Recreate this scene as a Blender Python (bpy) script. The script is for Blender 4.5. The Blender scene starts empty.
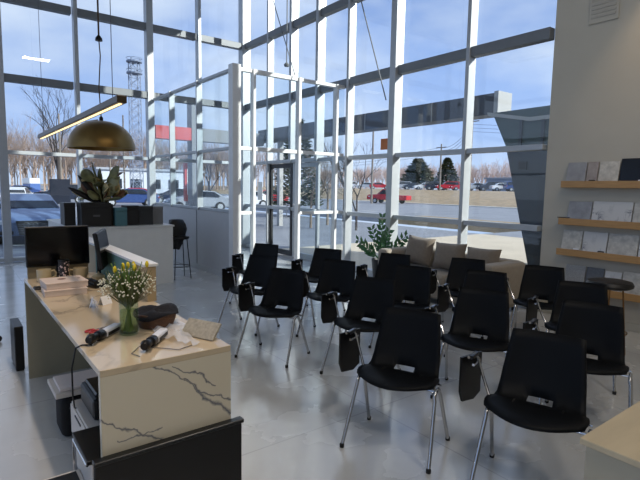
import bpy, bmesh, math, random
from mathutils import Vector, Matrix
S = bpy.context.scene
COL = S.collection
PI = math.pi
rnd = random.Random(7)

# ------------------------------------------------------------------ materials
def lin(c):
    return tuple(((x/255)/12.92 if x/255 <= .04045 else ((x/255+.055)/1.055)**2.4) for x in c)
MATS = {}
def mat(name, rgb, rough=.5, metal=0., spec=.5, emit=None, estr=0., noise=0., nscale=8., bump=0., sheen=0., stretch=None):
    if name in MATS: return MATS[name]
    m = bpy.data.materials.new(name); m.use_nodes = True
    nt = m.node_tree; b = nt.nodes['Principled BSDF']
    c = lin(rgb)
    b.inputs['Base Color'].default_value = (*c, 1)
    b.inputs['Roughness'].default_value = rough
    b.inputs['Metallic'].default_value = metal
    b.inputs['Specular IOR Level'].default_value = spec
    if sheen: b.inputs['Sheen Weight'].default_value = sheen
    tc = nt.nodes.new('ShaderNodeTexCoord')
    mp = nt.nodes.new('ShaderNodeMapping'); nt.links.new(tc.outputs['Object'], mp.inputs[0])
    if stretch: mp.inputs['Scale'].default_value = stretch
    n = nt.nodes.new('ShaderNodeTexNoise'); n.inputs['Scale'].default_value = nscale; n.inputs['Detail'].default_value = 5
    nt.links.new(mp.outputs[0], n.inputs['Vector'])
    r = nt.nodes.new('ShaderNodeValToRGB')
    nz = noise if noise else .03
    r.color_ramp.elements[0].position = .3; r.color_ramp.elements[1].position = .7
    r.color_ramp.elements[0].color = (*[max(0, x*(1-nz)) for x in c], 1)
    r.color_ramp.elements[1].color = (*[min(1, x*(1+nz)) for x in c], 1)
    nt.links.new(n.outputs['Fac'], r.inputs[0]); nt.links.new(r.outputs[0], b.inputs['Base Color'])
    if bump:
        bp = nt.nodes.new('ShaderNodeBump'); bp.inputs['Strength'].default_value = bump; bp.inputs['Distance'].default_value = .01
        nt.links.new(n.outputs['Fac'], bp.inputs['Height']); nt.links.new(bp.outputs[0], b.inputs['Normal'])
    if emit:
        b.inputs['Emission Color'].default_value = (*lin(emit), 1); b.inputs['Emission Strength'].default_value = estr
    MATS[name] = m
    return m

def glass_mat(name, tint=(255, 255, 255), refl=.9, base=None, ior=1.35):
    if name in MATS: return MATS[name]
    m = bpy.data.materials.new(name); m.use_nodes = True
    nt = m.node_tree; nt.nodes.clear()
    o = nt.nodes.new('ShaderNodeOutputMaterial')
    t = nt.nodes.new('ShaderNodeBsdfTransparent'); t.inputs[0].default_value = (*lin(tint), 1)
    g = nt.nodes.new('ShaderNodeBsdfGlossy'); g.inputs['Roughness'].default_value = .01
    g.inputs[0].default_value = (refl, refl, refl, 1)
    lw = nt.nodes.new('ShaderNodeLayerWeight'); lw.inputs[0].default_value = .5
    pw = nt.nodes.new('ShaderNodeMath'); pw.operation = 'POWER'; pw.inputs[1].default_value = 4.5
    f = nt.nodes.new('ShaderNodeMath'); f.operation = 'MULTIPLY_ADD'; f.inputs[1].default_value = .55*refl; f.inputs[2].default_value = .035; f.use_clamp = True
    nt.links.new(lw.outputs['Facing'], pw.inputs[0]); nt.links.new(pw.outputs[0], f.inputs[0])
    mx = nt.nodes.new('ShaderNodeMixShader')
    nt.links.new(f.outputs[0], mx.inputs[0]); nt.links.new(t.outputs[0], mx.inputs[1]); nt.links.new(g.outputs[0], mx.inputs[2])
    nt.links.new(mx.outputs[0], o.inputs[0])
    MATS[name] = m
    return m

def marble_mat(name, base, vein, scale=1.6, rough=.12, thin=.035, stretch=(1, 1, 1), bands=None):
    m = bpy.data.materials.new(name); m.use_nodes = True
    nt = m.node_tree; b = nt.nodes['Principled BSDF']; b.inputs['Roughness'].default_value = rough
    tc = nt.nodes.new('ShaderNodeTexCoord'); mp = nt.nodes.new('ShaderNodeMapping')
    mp.inputs['Rotation'].default_value = (.5, .6, .5); mp.inputs['Scale'].default_value = stretch
    nt.links.new(tc.outputs['Object'], mp.inputs[0])
    n1 = nt.nodes.new('ShaderNodeTexNoise'); n1.inputs['Scale'].default_value = scale; n1.inputs['Detail'].default_value = 7
    n1.inputs['Roughness'].default_value = .55; n1.inputs['Distortion'].default_value = .9
    nt.links.new(mp.outputs[0], n1.inputs['Vector'])
    s = nt.nodes.new('ShaderNodeMath'); s.operation = 'SUBTRACT'; s.inputs[1].default_value = .5
    a = nt.nodes.new('ShaderNodeMath'); a.operation = 'ABSOLUTE'
    nt.links.new(n1.outputs['Fac'], s.inputs[0]); nt.links.new(s.outputs[0], a.inputs[0])
    r = nt.nodes.new('ShaderNodeValToRGB')
    r.color_ramp.elements[0].position = 0; r.color_ramp.elements[0].color = (1, 1, 1, 1)
    r.color_ramp.elements[1].position = thin; r.color_ramp.elements[1].color = (0, 0, 0, 1)
    nt.links.new(a.outputs[0], r.inputs[0])
    n2 = nt.nodes.new('ShaderNodeTexNoise'); n2.inputs['Scale'].default_value = scale*.8; n2.inputs['Detail'].default_value = 2
    nt.links.new(tc.outputs['Object'], n2.inputs['Vector'])
    r2 = nt.nodes.new('ShaderNodeValToRGB'); r2.color_ramp.elements[0].position = .47; r2.color_ramp.elements[1].position = .62
    nt.links.new(n2.outputs['Fac'], r2.inputs[0])
    mu = nt.nodes.new('ShaderNodeMath'); mu.operation = 'MULTIPLY'
    nt.links.new(r.outputs[0], mu.inputs[0]); nt.links.new(r2.outputs[0], mu.inputs[1])
    mx = nt.nodes.new('ShaderNodeMix'); mx.data_type = 'RGBA'
    mx.inputs[6].default_value = (*lin(base), 1); mx.inputs[7].default_value = (*lin(vein), 1)
    fac = mu.outputs[0]
    if bands:   # veins gather along diagonal seams of the slab
        sx = nt.nodes.new('ShaderNodeSeparateXYZ'); nt.links.new(tc.outputs['Object'], sx.inputs[0])
        tot = None
        def mth(op, a, b=None, c=None, clamp=False):
            q = nt.nodes.new('ShaderNodeMath'); q.operation = op; q.use_clamp = clamp
            for ii, v in enumerate((a, b, c)):
                if v is None: continue
                if isinstance(v, (int, float)): q.inputs[ii].default_value = v
                else: nt.links.new(v, q.inputs[ii])
            return q.outputs[0]
        wn2 = nt.nodes.new('ShaderNodeTexNoise'); wn2.inputs['Scale'].default_value = 9; wn2.inputs['Detail'].default_value = 4
        nt.links.new(tc.outputs['Object'], wn2.inputs['Vector'])
        wob = mth('MULTIPLY', mth('SUBTRACT', wn2.outputs['Fac'], .5), .11)
        wn3 = nt.nodes.new('ShaderNodeTexNoise'); wn3.inputs['Scale'].default_value = 22; wn3.inputs['Detail'].default_value = 3
        nt.links.new(tc.outputs['Object'], wn3.inputs['Vector'])
        for (x0, z0, x1, z1, wd) in bands:
            L = math.hypot(x1-x0, z1-z0); ux, uz = (x1-x0)/L, (z1-z0)/L
            dd = mth('MULTIPLY_ADD', sx.outputs['X'], uz, mth('MULTIPLY', sx.outputs['Z'], -ux))
            dd = mth('ADD', mth('SUBTRACT', dd, uz*x0-ux*z0), wob)
            tt = mth('SUBTRACT', mth('MULTIPLY_ADD', sx.outputs['X'], ux, mth('MULTIPLY', sx.outputs['Z'], uz)), ux*x0+uz*z0+L/2)
            inn = mth('LESS_THAN', mth('ABSOLUTE', tt), L/2+.012)
            w_ = mth('MULTIPLY', wn3.outputs['Fac'], wd*2.0)
            v = mth('SUBTRACT', 1, mth('DIVIDE', mth('ABSOLUTE', dd), w_), clamp=True)
            v = mth('MULTIPLY', v, inn)
            tot = v if tot is None else mth('MAXIMUM', tot, v)
        fac = tot

    nt.links.new(fac, mx.inputs[0]); nt.links.new(mx.outputs[2], b.inputs['Base Color'])
    MATS[name] = m
    return m

def floor_mat():
    m = bpy.data.materials.new('polished_floor'); m.use_nodes = True
    nt = m.node_tree; b = nt.nodes['Principled BSDF']
    tc = nt.nodes.new('ShaderNodeTexCoord')
    br = nt.nodes.new('ShaderNodeTexBrick'); br.offset = 0; br.squash = 1
    br.inputs['Scale'].default_value = 1; br.inputs['Brick Width'].default_value = 1.55; br.inputs['Row Height'].default_value = 1.55
    br.inputs['Mortar Size'].default_value = .006; br.inputs['Mortar Smooth'].default_value = .4
    br.inputs['Color1'].default_value = (*lin(FLOOR1), 1); br.inputs['Color2'].default_value = (*lin(FLOOR2), 1)
    br.inputs['Mortar'].default_value = (*lin((182, 183, 183)), 1)
    mp0 = nt.nodes.new('ShaderNodeMapping'); mp0.inputs['Location'].default_value = (.62, .55, 0)
    nt.links.new(tc.outputs['Object'], mp0.inputs[0]); nt.links.new(mp0.outputs[0], br.inputs['Vector'])
    n = nt.nodes.new('ShaderNodeTexNoise'); n.inputs['Scale'].default_value = 1.7; n.inputs['Detail'].default_value = 6
    nt.links.new(tc.outputs['Object'], n.inputs['Vector'])
    mx = nt.nodes.new('ShaderNodeMix'); mx.data_type = 'RGBA'; mx.blend_type = 'MULTIPLY'; mx.inputs[0].default_value = .35
    nt.links.new(br.outputs['Color'], mx.inputs[6]); nt.links.new(n.outputs['Fac'], mx.inputs[7])
    nt.links.new(mx.outputs[2], b.inputs['Base Color'])
    mr = nt.nodes.new('ShaderNodeMapRange'); mr.inputs[1].default_value = .3; mr.inputs[2].default_value = .7
    mr.inputs[3].default_value = .16; mr.inputs[4].default_value = .32
    nt.links.new(n.outputs['Fac'], mr.inputs[0]); nt.links.new(mr.outputs[0], b.inputs['Roughness'])
    n3 = nt.nodes.new('ShaderNodeTexNoise'); n3.inputs['Scale'].default_value = 2.2; n3.inputs['Detail'].default_value = 3
    nt.links.new(tc.outputs['Object'], n3.inputs['Vector'])
    bp = nt.nodes.new('ShaderNodeBump'); bp.inputs['Strength'].default_value = .45; bp.inputs['Distance'].default_value = .014
    nt.links.new(n3.outputs['Fac'], bp.inputs['Height']); nt.links.new(bp.outputs[0], b.inputs['Normal'])
    b.inputs['Specular IOR Level'].default_value = 1.0
    b.inputs['Coat Weight'].default_value = .55; b.inputs['Coat Roughness'].default_value = .16; b.inputs['Coat IOR'].default_value = 1.6
    MATS['floor'] = m
    return m
FLOOR1 = (208, 209, 208); FLOOR2 = (204, 206, 206)

# ------------------------------------------------------------------ mesh builder
class MB:
    def __init__(s): s.bm = bmesh.new()
    def box(s, x0, x1, y0, y1, z0, z1, bev=0., M=None, seg=1):
        r = bmesh.ops.create_cube(s.bm, size=1)
        vs = r['verts']
        for v in vs:
            v.co = Vector((x0+(x1-x0)*(v.co.x+.5), y0+(y1-y0)*(v.co.y+.5), z0+(z1-z0)*(v.co.z+.5)))
        if bev:
            es = list({e for v in vs for e in v.link_edges})
            rr = bmesh.ops.bevel(s.bm, geom=es, offset=bev, segments=seg, affect='EDGES', profile=.5)
            vs = list({v for f in rr['faces'] for v in f.verts} | {v for v in vs if v.is_valid})
        if M is not None:
            for v in vs: v.co = M @ v.co
        return s
    def tube(s, pts, r, n=8, caps=True):
        pts = [Vector(p) for p in pts]
        rs = r if isinstance(r, (list, tuple)) else [r]*len(pts)
        rings = []
        up = None
        for i, p in enumerate(pts):
            if i == 0: d = pts[1]-p
            elif i == len(pts)-1: d = p-pts[i-1]
            else: d = (pts[i+1]-p).normalized()+(p-pts[i-1]).normalized()
            if d.length < 1e-9: d = Vector((0, 0, 1))
            d.normalize()
            if up is None: up = d.orthogonal().normalized()
            else:
                up = up-d*up.dot(d)
                up = up.normalized() if up.length > 1e-6 else d.orthogonal().normalized()
            sd = d.cross(up)
            rings.append([s.bm.verts.new(p+(up*math.cos(2*PI*k/n)+sd*math.sin(2*PI*k/n))*rs[i]) for k in range(n)])
        for a, b in zip(rings, rings[1:]):
            for k in range(n): s.bm.faces.new((a[k], a[(k+1) % n], b[(k+1) % n], b[k]))
        if caps and n > 2:
            s.bm.faces.new(rings[0][::-1]); s.bm.faces.new(rings[-1])
        return s
    def lathe(s, prof, c=(0, 0, 0), n=24, M=None):
        rings = []
        c = Vector(c)
        for r, z in prof:
            if r < 1e-5:
                rings.append([s.bm.verts.new(c+Vector((0, 0, z)))])
            else:
                rings.append([s.bm.verts.new(c+Vector((r*math.cos(2*PI*k/n), r*math.sin(2*PI*k/n), z))) for k in range(n)])
        for a, b in zip(rings, rings[1:]):
            for k in range(n):
                k2 = (k+1) % n
                if len(a) == 1 and len(b) == 1: continue
                if len(a) == 1: s.bm.faces.new((a[0], b[k2], b[k]))
                elif len(b) == 1: s.bm.faces.new((a[k], a[k2], b[0]))
                else: s.bm.faces.new((a[k], a[k2], b[k2], b[k]))
        if M is not None:
            for rg in rings:
                for v in rg: v.co = M @ v.co
        return s
    def prism(s, poly, axis, a, b):
        """poly of 2D points extruded along axis from a to b."""
        def P(u, v, w): return {'x': (w, u, v), 'y': (u, w, v), 'z': (u, v, w)}[axis]
        A = [s.bm.verts.new(P(u, v, a)) for u, v in poly]; B = [s.bm.verts.new(P(u, v, b)) for u, v in poly]
        n = len(poly)
        s.bm.faces.new(A); s.bm.faces.new(B[::-1])
        for i in range(n): s.bm.faces.new((A[i], A[(i+1) % n], B[(i+1) % n], B[i]))
        return s
    def quad(s, *p):
        s.bm.faces.new([s.bm.verts.new(q) for q in p]); return s
    def ell(s, c, r, sub=2, M=None):
        q = bmesh.ops.create_icosphere(s.bm, subdivisions=sub, radius=1)
        for v in q['verts']:
            v.co = Vector((v.co.x*r[0], v.co.y*r[1], v.co.z*r[2]))
            if M is not None: v.co = M @ v.co
            v.co += Vector(c)
        return s
    def build(s, name, m, parent=None, smooth=False, subsurf=0, label=None, solid=0):
        bmesh.ops.recalc_face_normals(s.bm, faces=s.bm.faces)
        me = bpy.data.meshes.new(name); s.bm.to_mesh(me); s.bm.free()
        me.materials.append(m)
        if smooth:
            me.polygons.foreach_set('use_smooth', [True]*len(me.polygons))
            if smooth != 'all':
                try: me.set_sharp_from_angle(angle=math.radians(40))
                except Exception: pass
        o = bpy.data.objects.new(name, me); COL.objects.link(o)
        if parent: o.parent = parent
        if solid:
            md = o.modifiers.new('solid', 'SOLIDIFY'); md.thickness = solid; md.offset = 0
        if subsurf:
            md = o.modifiers.new('sub', 'SUBSURF'); md.levels = subsurf; md.render_levels = subsurf
        if label: o['label'] = label
        return o

def tag(o, label=None, cat=None, group=None, kind=None):
    if label: o['label'] = label
    if cat: o['category'] = cat
    if group: o['group'] = group
    if kind: o['kind'] = kind
    return o
def thing(name, label, cat, loc=(0, 0, 0), rz=0, group=None):
    o = bpy.data.objects.new(name, None); COL.objects.link(o); o.empty_display_size = .1
    o.location = loc; o.rotation_euler = (0, 0, rz)
    return tag(o, label, cat, group)
def struct(o): o['kind'] = 'structure'; return o
def kids(o): return [c for c in bpy.data.objects if c.parent == o]
def dup(root, loc, rz=0., label=None, group=None, scale=None, swap=None):
    r = root.copy(); COL.objects.link(r); r.location = loc; r.rotation_euler = (0, 0, rz)
    if scale: r.scale = scale
    if label: r['label'] = label
    if group: r['group'] = group
    for ch in kids(root):
        c = ch.copy(); COL.objects.link(c); c.parent = r
        for g in kids(ch):
            d = g.copy(); COL.objects.link(d); d.parent = c
    return r

# palette
alu = mat('brushed_aluminium', (176, 180, 184), .42, .25, noise=.04)
alu_dark = mat('grey_steel_rail', (118, 122, 126), .5, .2)
white_metal = mat('white_metal', (225, 226, 226), .4)
glass = glass_mat('window_glass', (244, 249, 252))
tan_wall = mat('warm_white_plaster', (186, 180, 166), .75, noise=.02, nscale=3)
grey_panel = mat('grey_wall_panel', (186, 186, 188), .5, noise=.02)
ceil_m = mat('ceiling_paint', (205, 203, 198), .8)
black_pl = mat('black_plastic', (12, 12, 14), .38, spec=.4, noise=.1)
black_shell = mat('black_shell', (4, 6, 10), .58, spec=.2, noise=.08, nscale=4)
chrome = mat('chrome_steel', (190, 190, 192), .18, 1.)
black_rub = mat('black_rubber', (10, 10, 10), .6)
# ------------------------------------------------------------------ camera
FPX = 490.
cam = bpy.data.cameras.new('camera'); co = bpy.data.objects.new('camera', cam); COL.objects.link(co)
cam.sensor_fit = 'HORIZONTAL'; cam.sensor_width = 36; cam.lens = FPX*36/640
pitch = math.radians(6.14); yaw = math.radians(37.3); roll = math.radians(.98)
co.location = (0, 0, 1.65)
co.rotation_euler = (Matrix.Rotation(-yaw, 3, 'Z') @ Matrix.Rotation(PI/2-pitch, 3, 'X') @ Matrix.Rotation(roll, 3, 'Z')).to_euler()
cam.clip_end = 2000; cam.clip_start = .05
S.camera = co

# ------------------------------------------------------------------ setting: room shell
XR, YF, ZC = 6.45, 11.87, 7.0
fl = MB().box(-6, XR+.12, -5, YF+.12, -.1, 0).build('floor', floor_mat()); struct(fl)
struct(MB().box(-6, XR+.12, -5, YF+.12, ZC, ZC+.15).build('ceiling', ceil_m))
struct(MB().box(-6, XR+.12, -5.15, -5, 0, ZC).build('wall_back', tan_wall))
struct(MB().box(XR, XR+.3, -5, 3.47, 0, ZC).build('wall_right', tan_wall))
struct(MB().box(XR-.012, XR-.0005, -5, 3.45, 0, .1, .003).build('baseboard_right', mat('baseboard_grey', (176, 172, 160), .5)))

wn = [0]
def window_bay(axis, fixed, a0, a1, rails, z0, z1, mull_w=.09, depth=.16, rail_h=.1, rail_m=alu_dark, mull_m=alu, inward=-1, mull_at=None, lower=None):
    """One bay of curtain wall: root = pane mesh; children mullion, rail."""
    wn[0] += 1
    name = 'window_%d' % wn[0]
    def bx(mb, u0, u1, d0, d1, za, zb, bev=0):
        if axis == 'x': mb.box(fixed+d0, fixed+d1, u0, u1, za, zb, bev)
        else: mb.box(u0, u1, fixed+d0, fixed+d1, za, zb, bev)
        return mb
    root = bx(MB(), a0, a1, .03 if inward < 0 else -.045, .045 if inward < 0 else -.03, z0, z1).build(name, glass)
    struct(root)
    if mull_at is None: mull_at = [a0]
    s0, s1 = (-depth+.03, .07) if inward < 0 else (-.07, depth-.03)
    for a in mull_at: bx(MB(), a-mull_w/2, a+mull_w/2, s0, s1, z0, z1, .004).build('mullion', mull_m, root)
    for z in rails:
        big = z > 3.65 and z < 5.3 and rail_m is alu_dark
        h = .15 if big else min(rail_h, .075)
        bx(MB(), a0+mull_w/2, a1-mull_w/2, s0+.03, s1-.01, z-h/2, z+h/2, .004).build('rail', alu_dark if big else (alu if rail_m is alu_dark else rail_m), root)
    return root
# right glass wall, plane X = 6.4, mullions at these Y values
rY = [3.47, 4.75, 6.29, 7.54, 8.52, 9.52, 10.56, YF]
rails_r = [.06, 1.14, 2.24, 3.71, 5.26, 6.9]
for i in range(len(rY)-1):
    rr = [z for z in rails_r if not (i in (4, 5) and z in (.06, 1.08))]
    if i in (4, 5):   # door bays: glazing starts above the door head
        window_bay('x', XR, rY[i], rY[i+1], [z for z in rr], 2.2, ZC, mull_at=[rY[i]] if i else [], rail_h=.12)
    else:
        window_bay('x', XR, rY[i], rY[i+1], rr, 0, ZC, mull_at=[rY[i]] if i else [], mull_w=.14 if i == 2 else .066, depth=.16 if i == 2 else .13, rail_h=.12 if i < 3 else .09)
# far glass wall, plane Y = 11.3, mullions at these X values
fX = [-6, -3.9, -1.8, .95, 2.36, 3.92, 5.14, XR]
for i in range(len(fX)-1):
    window_bay('y', YF, fX[i], fX[i+1], [.06, 2.25, 3.72, 5.26, 6.9], 0, ZC, mull_w=.15 if i in (3, 5) else .075, mull_at=[fX[i]] if i else [], rail_m=alu_dark)
struct(MB().box(XR-.14, XR+.1, YF-.14, YF+.1, 0, ZC, .01).build('trim_1', alu))

for i in range(5):  # left wall out of view, glazed to add daylight inside
    window_bay('x', -6, -5+i*3.374, -5+(i+1)*3.374, [.06, 2.32, 3.7, 5.25, 6.9], 0, ZC, inward=1, mull_at=[-5+i*3.374])
# vestibule: left face X = 3.79, right face Y = 7.2
VX, VY, VH = 3.97, 7.66, 3.62
struct(MB().box(VX-.06, VX+.06, VY+.06, YF-.14, 0, 1.17).build('wall_vestibule', grey_panel))
struct(MB().box(VX-.075, VX-.0605, VY+.06, YF-.14, 0, .1, .002).build('baseboard_vestibule', mat('skirting_grey', (186, 188, 190), .5)))
struct(MB().box(VX-.068, VX-.0605, 9.15, 9.165, .1, 1.17).build('trim_2', mat('panel_joint', (120, 123, 128), .5)))
struct(MB().box(VX-.08, VX+.08, VY-.08, VY+.08, 0, VH+.06, .006).build('trim_3', white_metal))
vy = [VY+.06, 9.16, 10.6, YF-.14]
for i in range(3):
    window_bay('x', VX, vy[i], vy[i+1], [1.2, 2.3, VH], 1.17, VH+.03, mull_w=.045, depth=.08, rail_h=.05, rail_m=alu, mull_at=[vy[i]] if i else [])
window_bay('y', VY, VX+.08, 4.33, [1.18, 2.3, VH], 0, VH+.03, mull_w=.05, depth=.08, rail_h=.06, rail_m=white_metal, mull_at=[4.33], mull_m=white_metal)
window_bay('y', VY, 4.33, 5.29, [2.3, VH], 2.25, VH+.03, mull_w=.05, depth=.08, rail_h=.07, rail_m=white_metal, mull_at=[])
window_bay('y', VY, 5.29, XR-.04, [1.16, 2.3, VH], 0, VH+.03, mull_w=.055, depth=.08, rail_h=.06, rail_m=white_metal, mull_at=[5.29, 6.18], mull_m=white_metal)
# outer doors (plane X = 6.4)
dn = [0]
def door(y0, y1, fm, poster=False, handle_side=1):
    dn[0] += 1
    root = struct(MB().box(XR-.01, XR+.005, y0+.1, y1-.1, .12, 2.1).build('door_%d' % dn[0], glass))
    for ya, yb, za, zb, nm in ((y0+.01, y0+.1, .02, 2.19, 'door_stile'), (y1-.1, y1-.01, .02, 2.19, 'door_stile'), (y0+.1, y1-.1, .02, .14, 'door_rail'), (y0+.1, y1-.1, 2.09, 2.19, 'door_rail')):
        MB().box(XR-.03, XR+.03, ya, yb, za, zb, .003).build(nm, fm, root)
    hy = y0+.14 if handle_side < 0 else y1-.14
    MB().tube([(XR-.03, hy, .95), (XR-.09, hy, .95), (XR-.09, hy, 1.25), (XR-.03, hy, 1.25)], .012).build('door_handle', chrome, root)
    return root
frame_blk = mat('dark_door_frame', (24, 26, 30), .4)
door(9.52, 10.56, frame_blk, handle_side=-1)
door(8.52, 9.52, alu, handle_side=1)
tag(MB().box(XR-.045, XR-.04, 10.86, 11.1, 1.3, 1.76).build('poster', mat('poster_paper', (235, 235, 232), .6)),
    'white paper notice taped on the glass beside the dark framed door', 'poster')
# orange sticker
tag(MB().box(XR+.024, XR+.0295, 6.42, 6.69, 2.36, 2.56).build('notice_sticker', mat('orange_paper', (196, 112, 62), .6)),
    'small square orange notice stuck high on the right glass wall', 'sticker')
# air vent on the right wall
av = thing('air_vent', 'pale grey slatted air vent high on the right wall', 'vent', (XR, 2.87, 3.70))
MB().box(-.02, -.001, -.17, .17, 0, .8, .003).build('frame', mat('vent_grey', (182, 176, 162), .5), av)
vb = MB()
for k in range(14): vb.box(-.028, -.02, -.14, .14, .06+k*.05, .085+k*.05)
vb.build('slats', mat('vent_slat', (172, 166, 154), .5), av)

# ------------------------------------------------------------------ classroom chairs
def make_chair():
    root = thing('tablet_chair', '', 'chair'); root.scale = (1.015, 1.015, 1.01)
    R = [(-.288, .800, .196, -.030, 0), (-.276, .745, .203, -.036, 0), (-.262, .685, .210, -.042, 0), (-.247, .625, .217, -.047, 0),
         (-.229, .565, .224, -.052, 0), (-.206, .500, .229, -.052, 0), (-.166, .438, .236, -.045, .002), (-.114, .416, .244, -.025, .005),
         (-.080, .416, .25, 0, .006), (-.03, .420, .257, .04, .004), (.03, .427, .263, .075, 0), (.09, .430, .267, .105, 0),
         (.15, .432, .266, .13, -.002), (.20, .428, .260, .15, -.004), (.222, .416, .252, .155, -.006)]
    NU = 14
    bm = bmesh.new(); g = []
    for (x, z, hw, k, lift) in R:
        row = []
        for j in range(NU+1):
            t = -1+2*j/NU
            row.append(bm.verts.new((x-k*t*t, hw*t, z+lift*t*t)))
        g.append(row)
    for i in range(len(R)-1):
        for j in range(NU):
            if i in (6,) and 5 <= j <= 8: continue
            f_ = bm.faces.new((g[i][j], g[i][j+1], g[i+1][j+1], g[i+1][j]))
    m = MB(); m.bm.free(); m.bm = bm
    m.build('seat_shell', black_shell, root, smooth='all', solid=.011)
    for sy in (1, -1):
        for sx in (1, -1):
            pts = [(.07+.214*sx, .03+.278*sy, .012), (.06*sx+.06, .027+.256*sy, .36)]
            for a in (0, 30, 60, 90):
                aa = math.radians(a)
                pts.append((.06+sx*(.055*math.cos(aa)), .025+.253*sy, .375+.035*math.sin(aa)))
            lg = MB().tube(pts, .0115, 10).build('leg', chrome, root, smooth=True)
            MB().lathe([(0, 0), (.014, 0), (.015, .02), (.011, .026), (0, .026)], (.07+.2155*sx, .03+.2783*sy, 0), 10).build('foot_cap', black_rub, lg)
    fr = MB()
    for x in (-.04, .08): fr.tube([(x, -.235, .404), (x, .28, .404)], .009, 8)
    for y in (-.13, .13): fr.tube([(-.10, y, .418), (.13, y, .418)], .009, 8)
    fr.build('seat_frame', chrome, root, smooth=True)
    t = MB().prism([(-.10, .635), (.10, .635), (.10, .42), (.075, .355), (-.035, .345), (-.10, .38)], 'y', -.007, .007)
    MT = Matrix.Translation((-.10, -.392, 0)) @ Matrix.Rotation(math.radians(-18), 4, 'Z')
    for v in t.bm.verts: v.co = MT @ v.co
    t.build('writing_tablet', black_pl, root)
    b = MB().tube([(-.04, -.25, .41), (-.10, -.31, .50), (-.12, -.355, .61), (-.10, -.37, .645), (-.02, -.382, .64)], .009, 8)
    b.box(-.16, -.04, -.366, -.352, .585, .6)
    b.build('tablet_arm', chrome, root, smooth=True)
    MB().box(-.14, -.02, -.385, -.355, .628, .65, .004).build('tablet_hinge', black_pl, root)
    return root
RZ = math.atan2(-.45, -.89)
tops = [
 (2.825, 1.437, -9, 'black shell chair nearest the camera on the right, standing beside the pale wooden counter'),
 (2.558, 2.270, -3, 'black shell chair in the middle foreground with all four legs in full view'),
 (3.201, 3.318, -4, 'black shell chair directly behind the left shoulder of the middle foreground chair'),
 (2.776, 4.168, 0, 'black shell chair in the left group, the one nearest the camera'),
 (3.614, 2.420, -3, 'black shell chair right behind the gap between the two nearest chairs'),
 (3.881, 1.651, -8, 'black shell chair at the right, partly hidden behind the nearest right chair'),
 (4.703, 2.106, -5, 'black shell chair in front of the round black stool, behind the nearest of its column'),
 (5.353, 2.823, -4, 'black shell chair standing right before the right sofa arm'),
 (4.478, 2.979, -3, 'black shell chair second from the sofa in the column below the middle sofa cushion'),
 (5.085, 3.647, -3, 'black shell chair standing right in front of the middle sofa cushion'),
 (4.049, 3.608, -3, 'black shell chair just behind the top of the middle foreground chair'),
 (4.624, 4.431, -3, 'black shell chair standing in front of the left sofa arm'),
 (3.637, 4.378, 0, 'black shell chair in the middle column, between the left group and the sofa'),
 (4.171, 5.272, 0, 'black shell chair farthest in the middle column, nearest the glass entrance doors'),
 (3.059, 5.137, -4, 'black shell chair in the left group, middle one, tablet folded on its left'),
 (3.727, 6.171, 0, 'black shell chair at the back of the left group, nearest the white vestibule post')]
proto = make_chair()
for i, (x, y, da, lab) in enumerate(tops):
    a = RZ+math.radians(da)
    loc = (x+math.cos(a)*.282, y+math.sin(a)*.282, 0)
    if i == 0:
        proto.location = loc; proto.rotation_euler = (0, 0, a); proto['label'] = lab; proto['group'] = 'chairs set out in rows'
        o = proto
    else:
        o = dup(proto, loc, a, lab, 'chairs set out in rows')

# ------------------------------------------------------------------ reception desk
cream_marble = marble_mat('cream_marble', (208, 198, 176), (96, 98, 106), 5.5, .14, .05, bands=[(.69, .862, .852, .735, .008), (.852, .735, .926, .658, .010), (.926, .658, 1.085, .577, .007), (.852, .726, .951, .621, .007), (.951, .621, 1.085, .519, .012), (.804, .814, .877, .769, .005), (.877, .769, 1.004, .685, .006), (.477, .631, .617, .558, .007), (.617, .558, .728, .476, .008), (.552, .531, .729, .534, .006)])
top_marble = marble_mat('cream_marble_top', (196, 178, 150), (120, 108, 96), 2.2, .1, .03)
desk = thing('reception_desk', 'long cream marble reception desk with grey veins and a raised ledge at its far right', 'desk', (0, 0, 0))
DX0, DX1, DY0, DY1, DZ = .478, 1.09, 2.15, 4.67, .86
MB().box(DX0, DX1, DY0, DY1, DZ-.03, DZ, .002).build('desktop', top_marble, desk)
MB().box(DX0, DX1-.02, DY0, DY0+.03, 0, DZ-.03).build('end_panel', cream_marble, desk)
MB().box(DX0, DX1-.02, DY1-.03, DY1, 0, DZ-.03).build('end_panel', mat('olive_laminate', (150, 143, 122), .5), desk)
MB().box(DX1-.02, DX1, DY0, DY1, 0, DZ-.03).build('front_panel', cream_marble, desk)
MB().box(1.045, 1.105, 3.28, 5.5, DZ+.001, 1.10).build('raised_ledge', mat('ledge_tan', (170, 148, 112), .5), desk)
MB().box(1.015, 1.12, 3.27, 5.5, 1.10, 1.12, .002).build('ledge_top', white_metal, desk)
MB().box(1.03, 1.0445, 3.5, 4.65, DZ+.001, 1.098).build('ledge_panel', mat('teal_felt', (104, 140, 134), .8), desk)
MB().box(1.045, 1.105, 4.68, 5.5, 0, DZ).build('ledge_support', mat('ledge_tan', (170, 148, 112), .5), desk)
# low black cabinet against the near end
lc = thing('low_cabinet', 'low black cabinet standing against the near end of the marble desk', 'cabinet', (0, 0, 0))
MB().box(.44, 1.135, 2.118, 2.148, 0, .46, .003).build('body', black_pl, lc)
MB().box(.435, 1.142, 2.105, 2.148, .46, .48, .003).build('top', mat('black_satin', (20, 20, 22), .3), lc)
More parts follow.
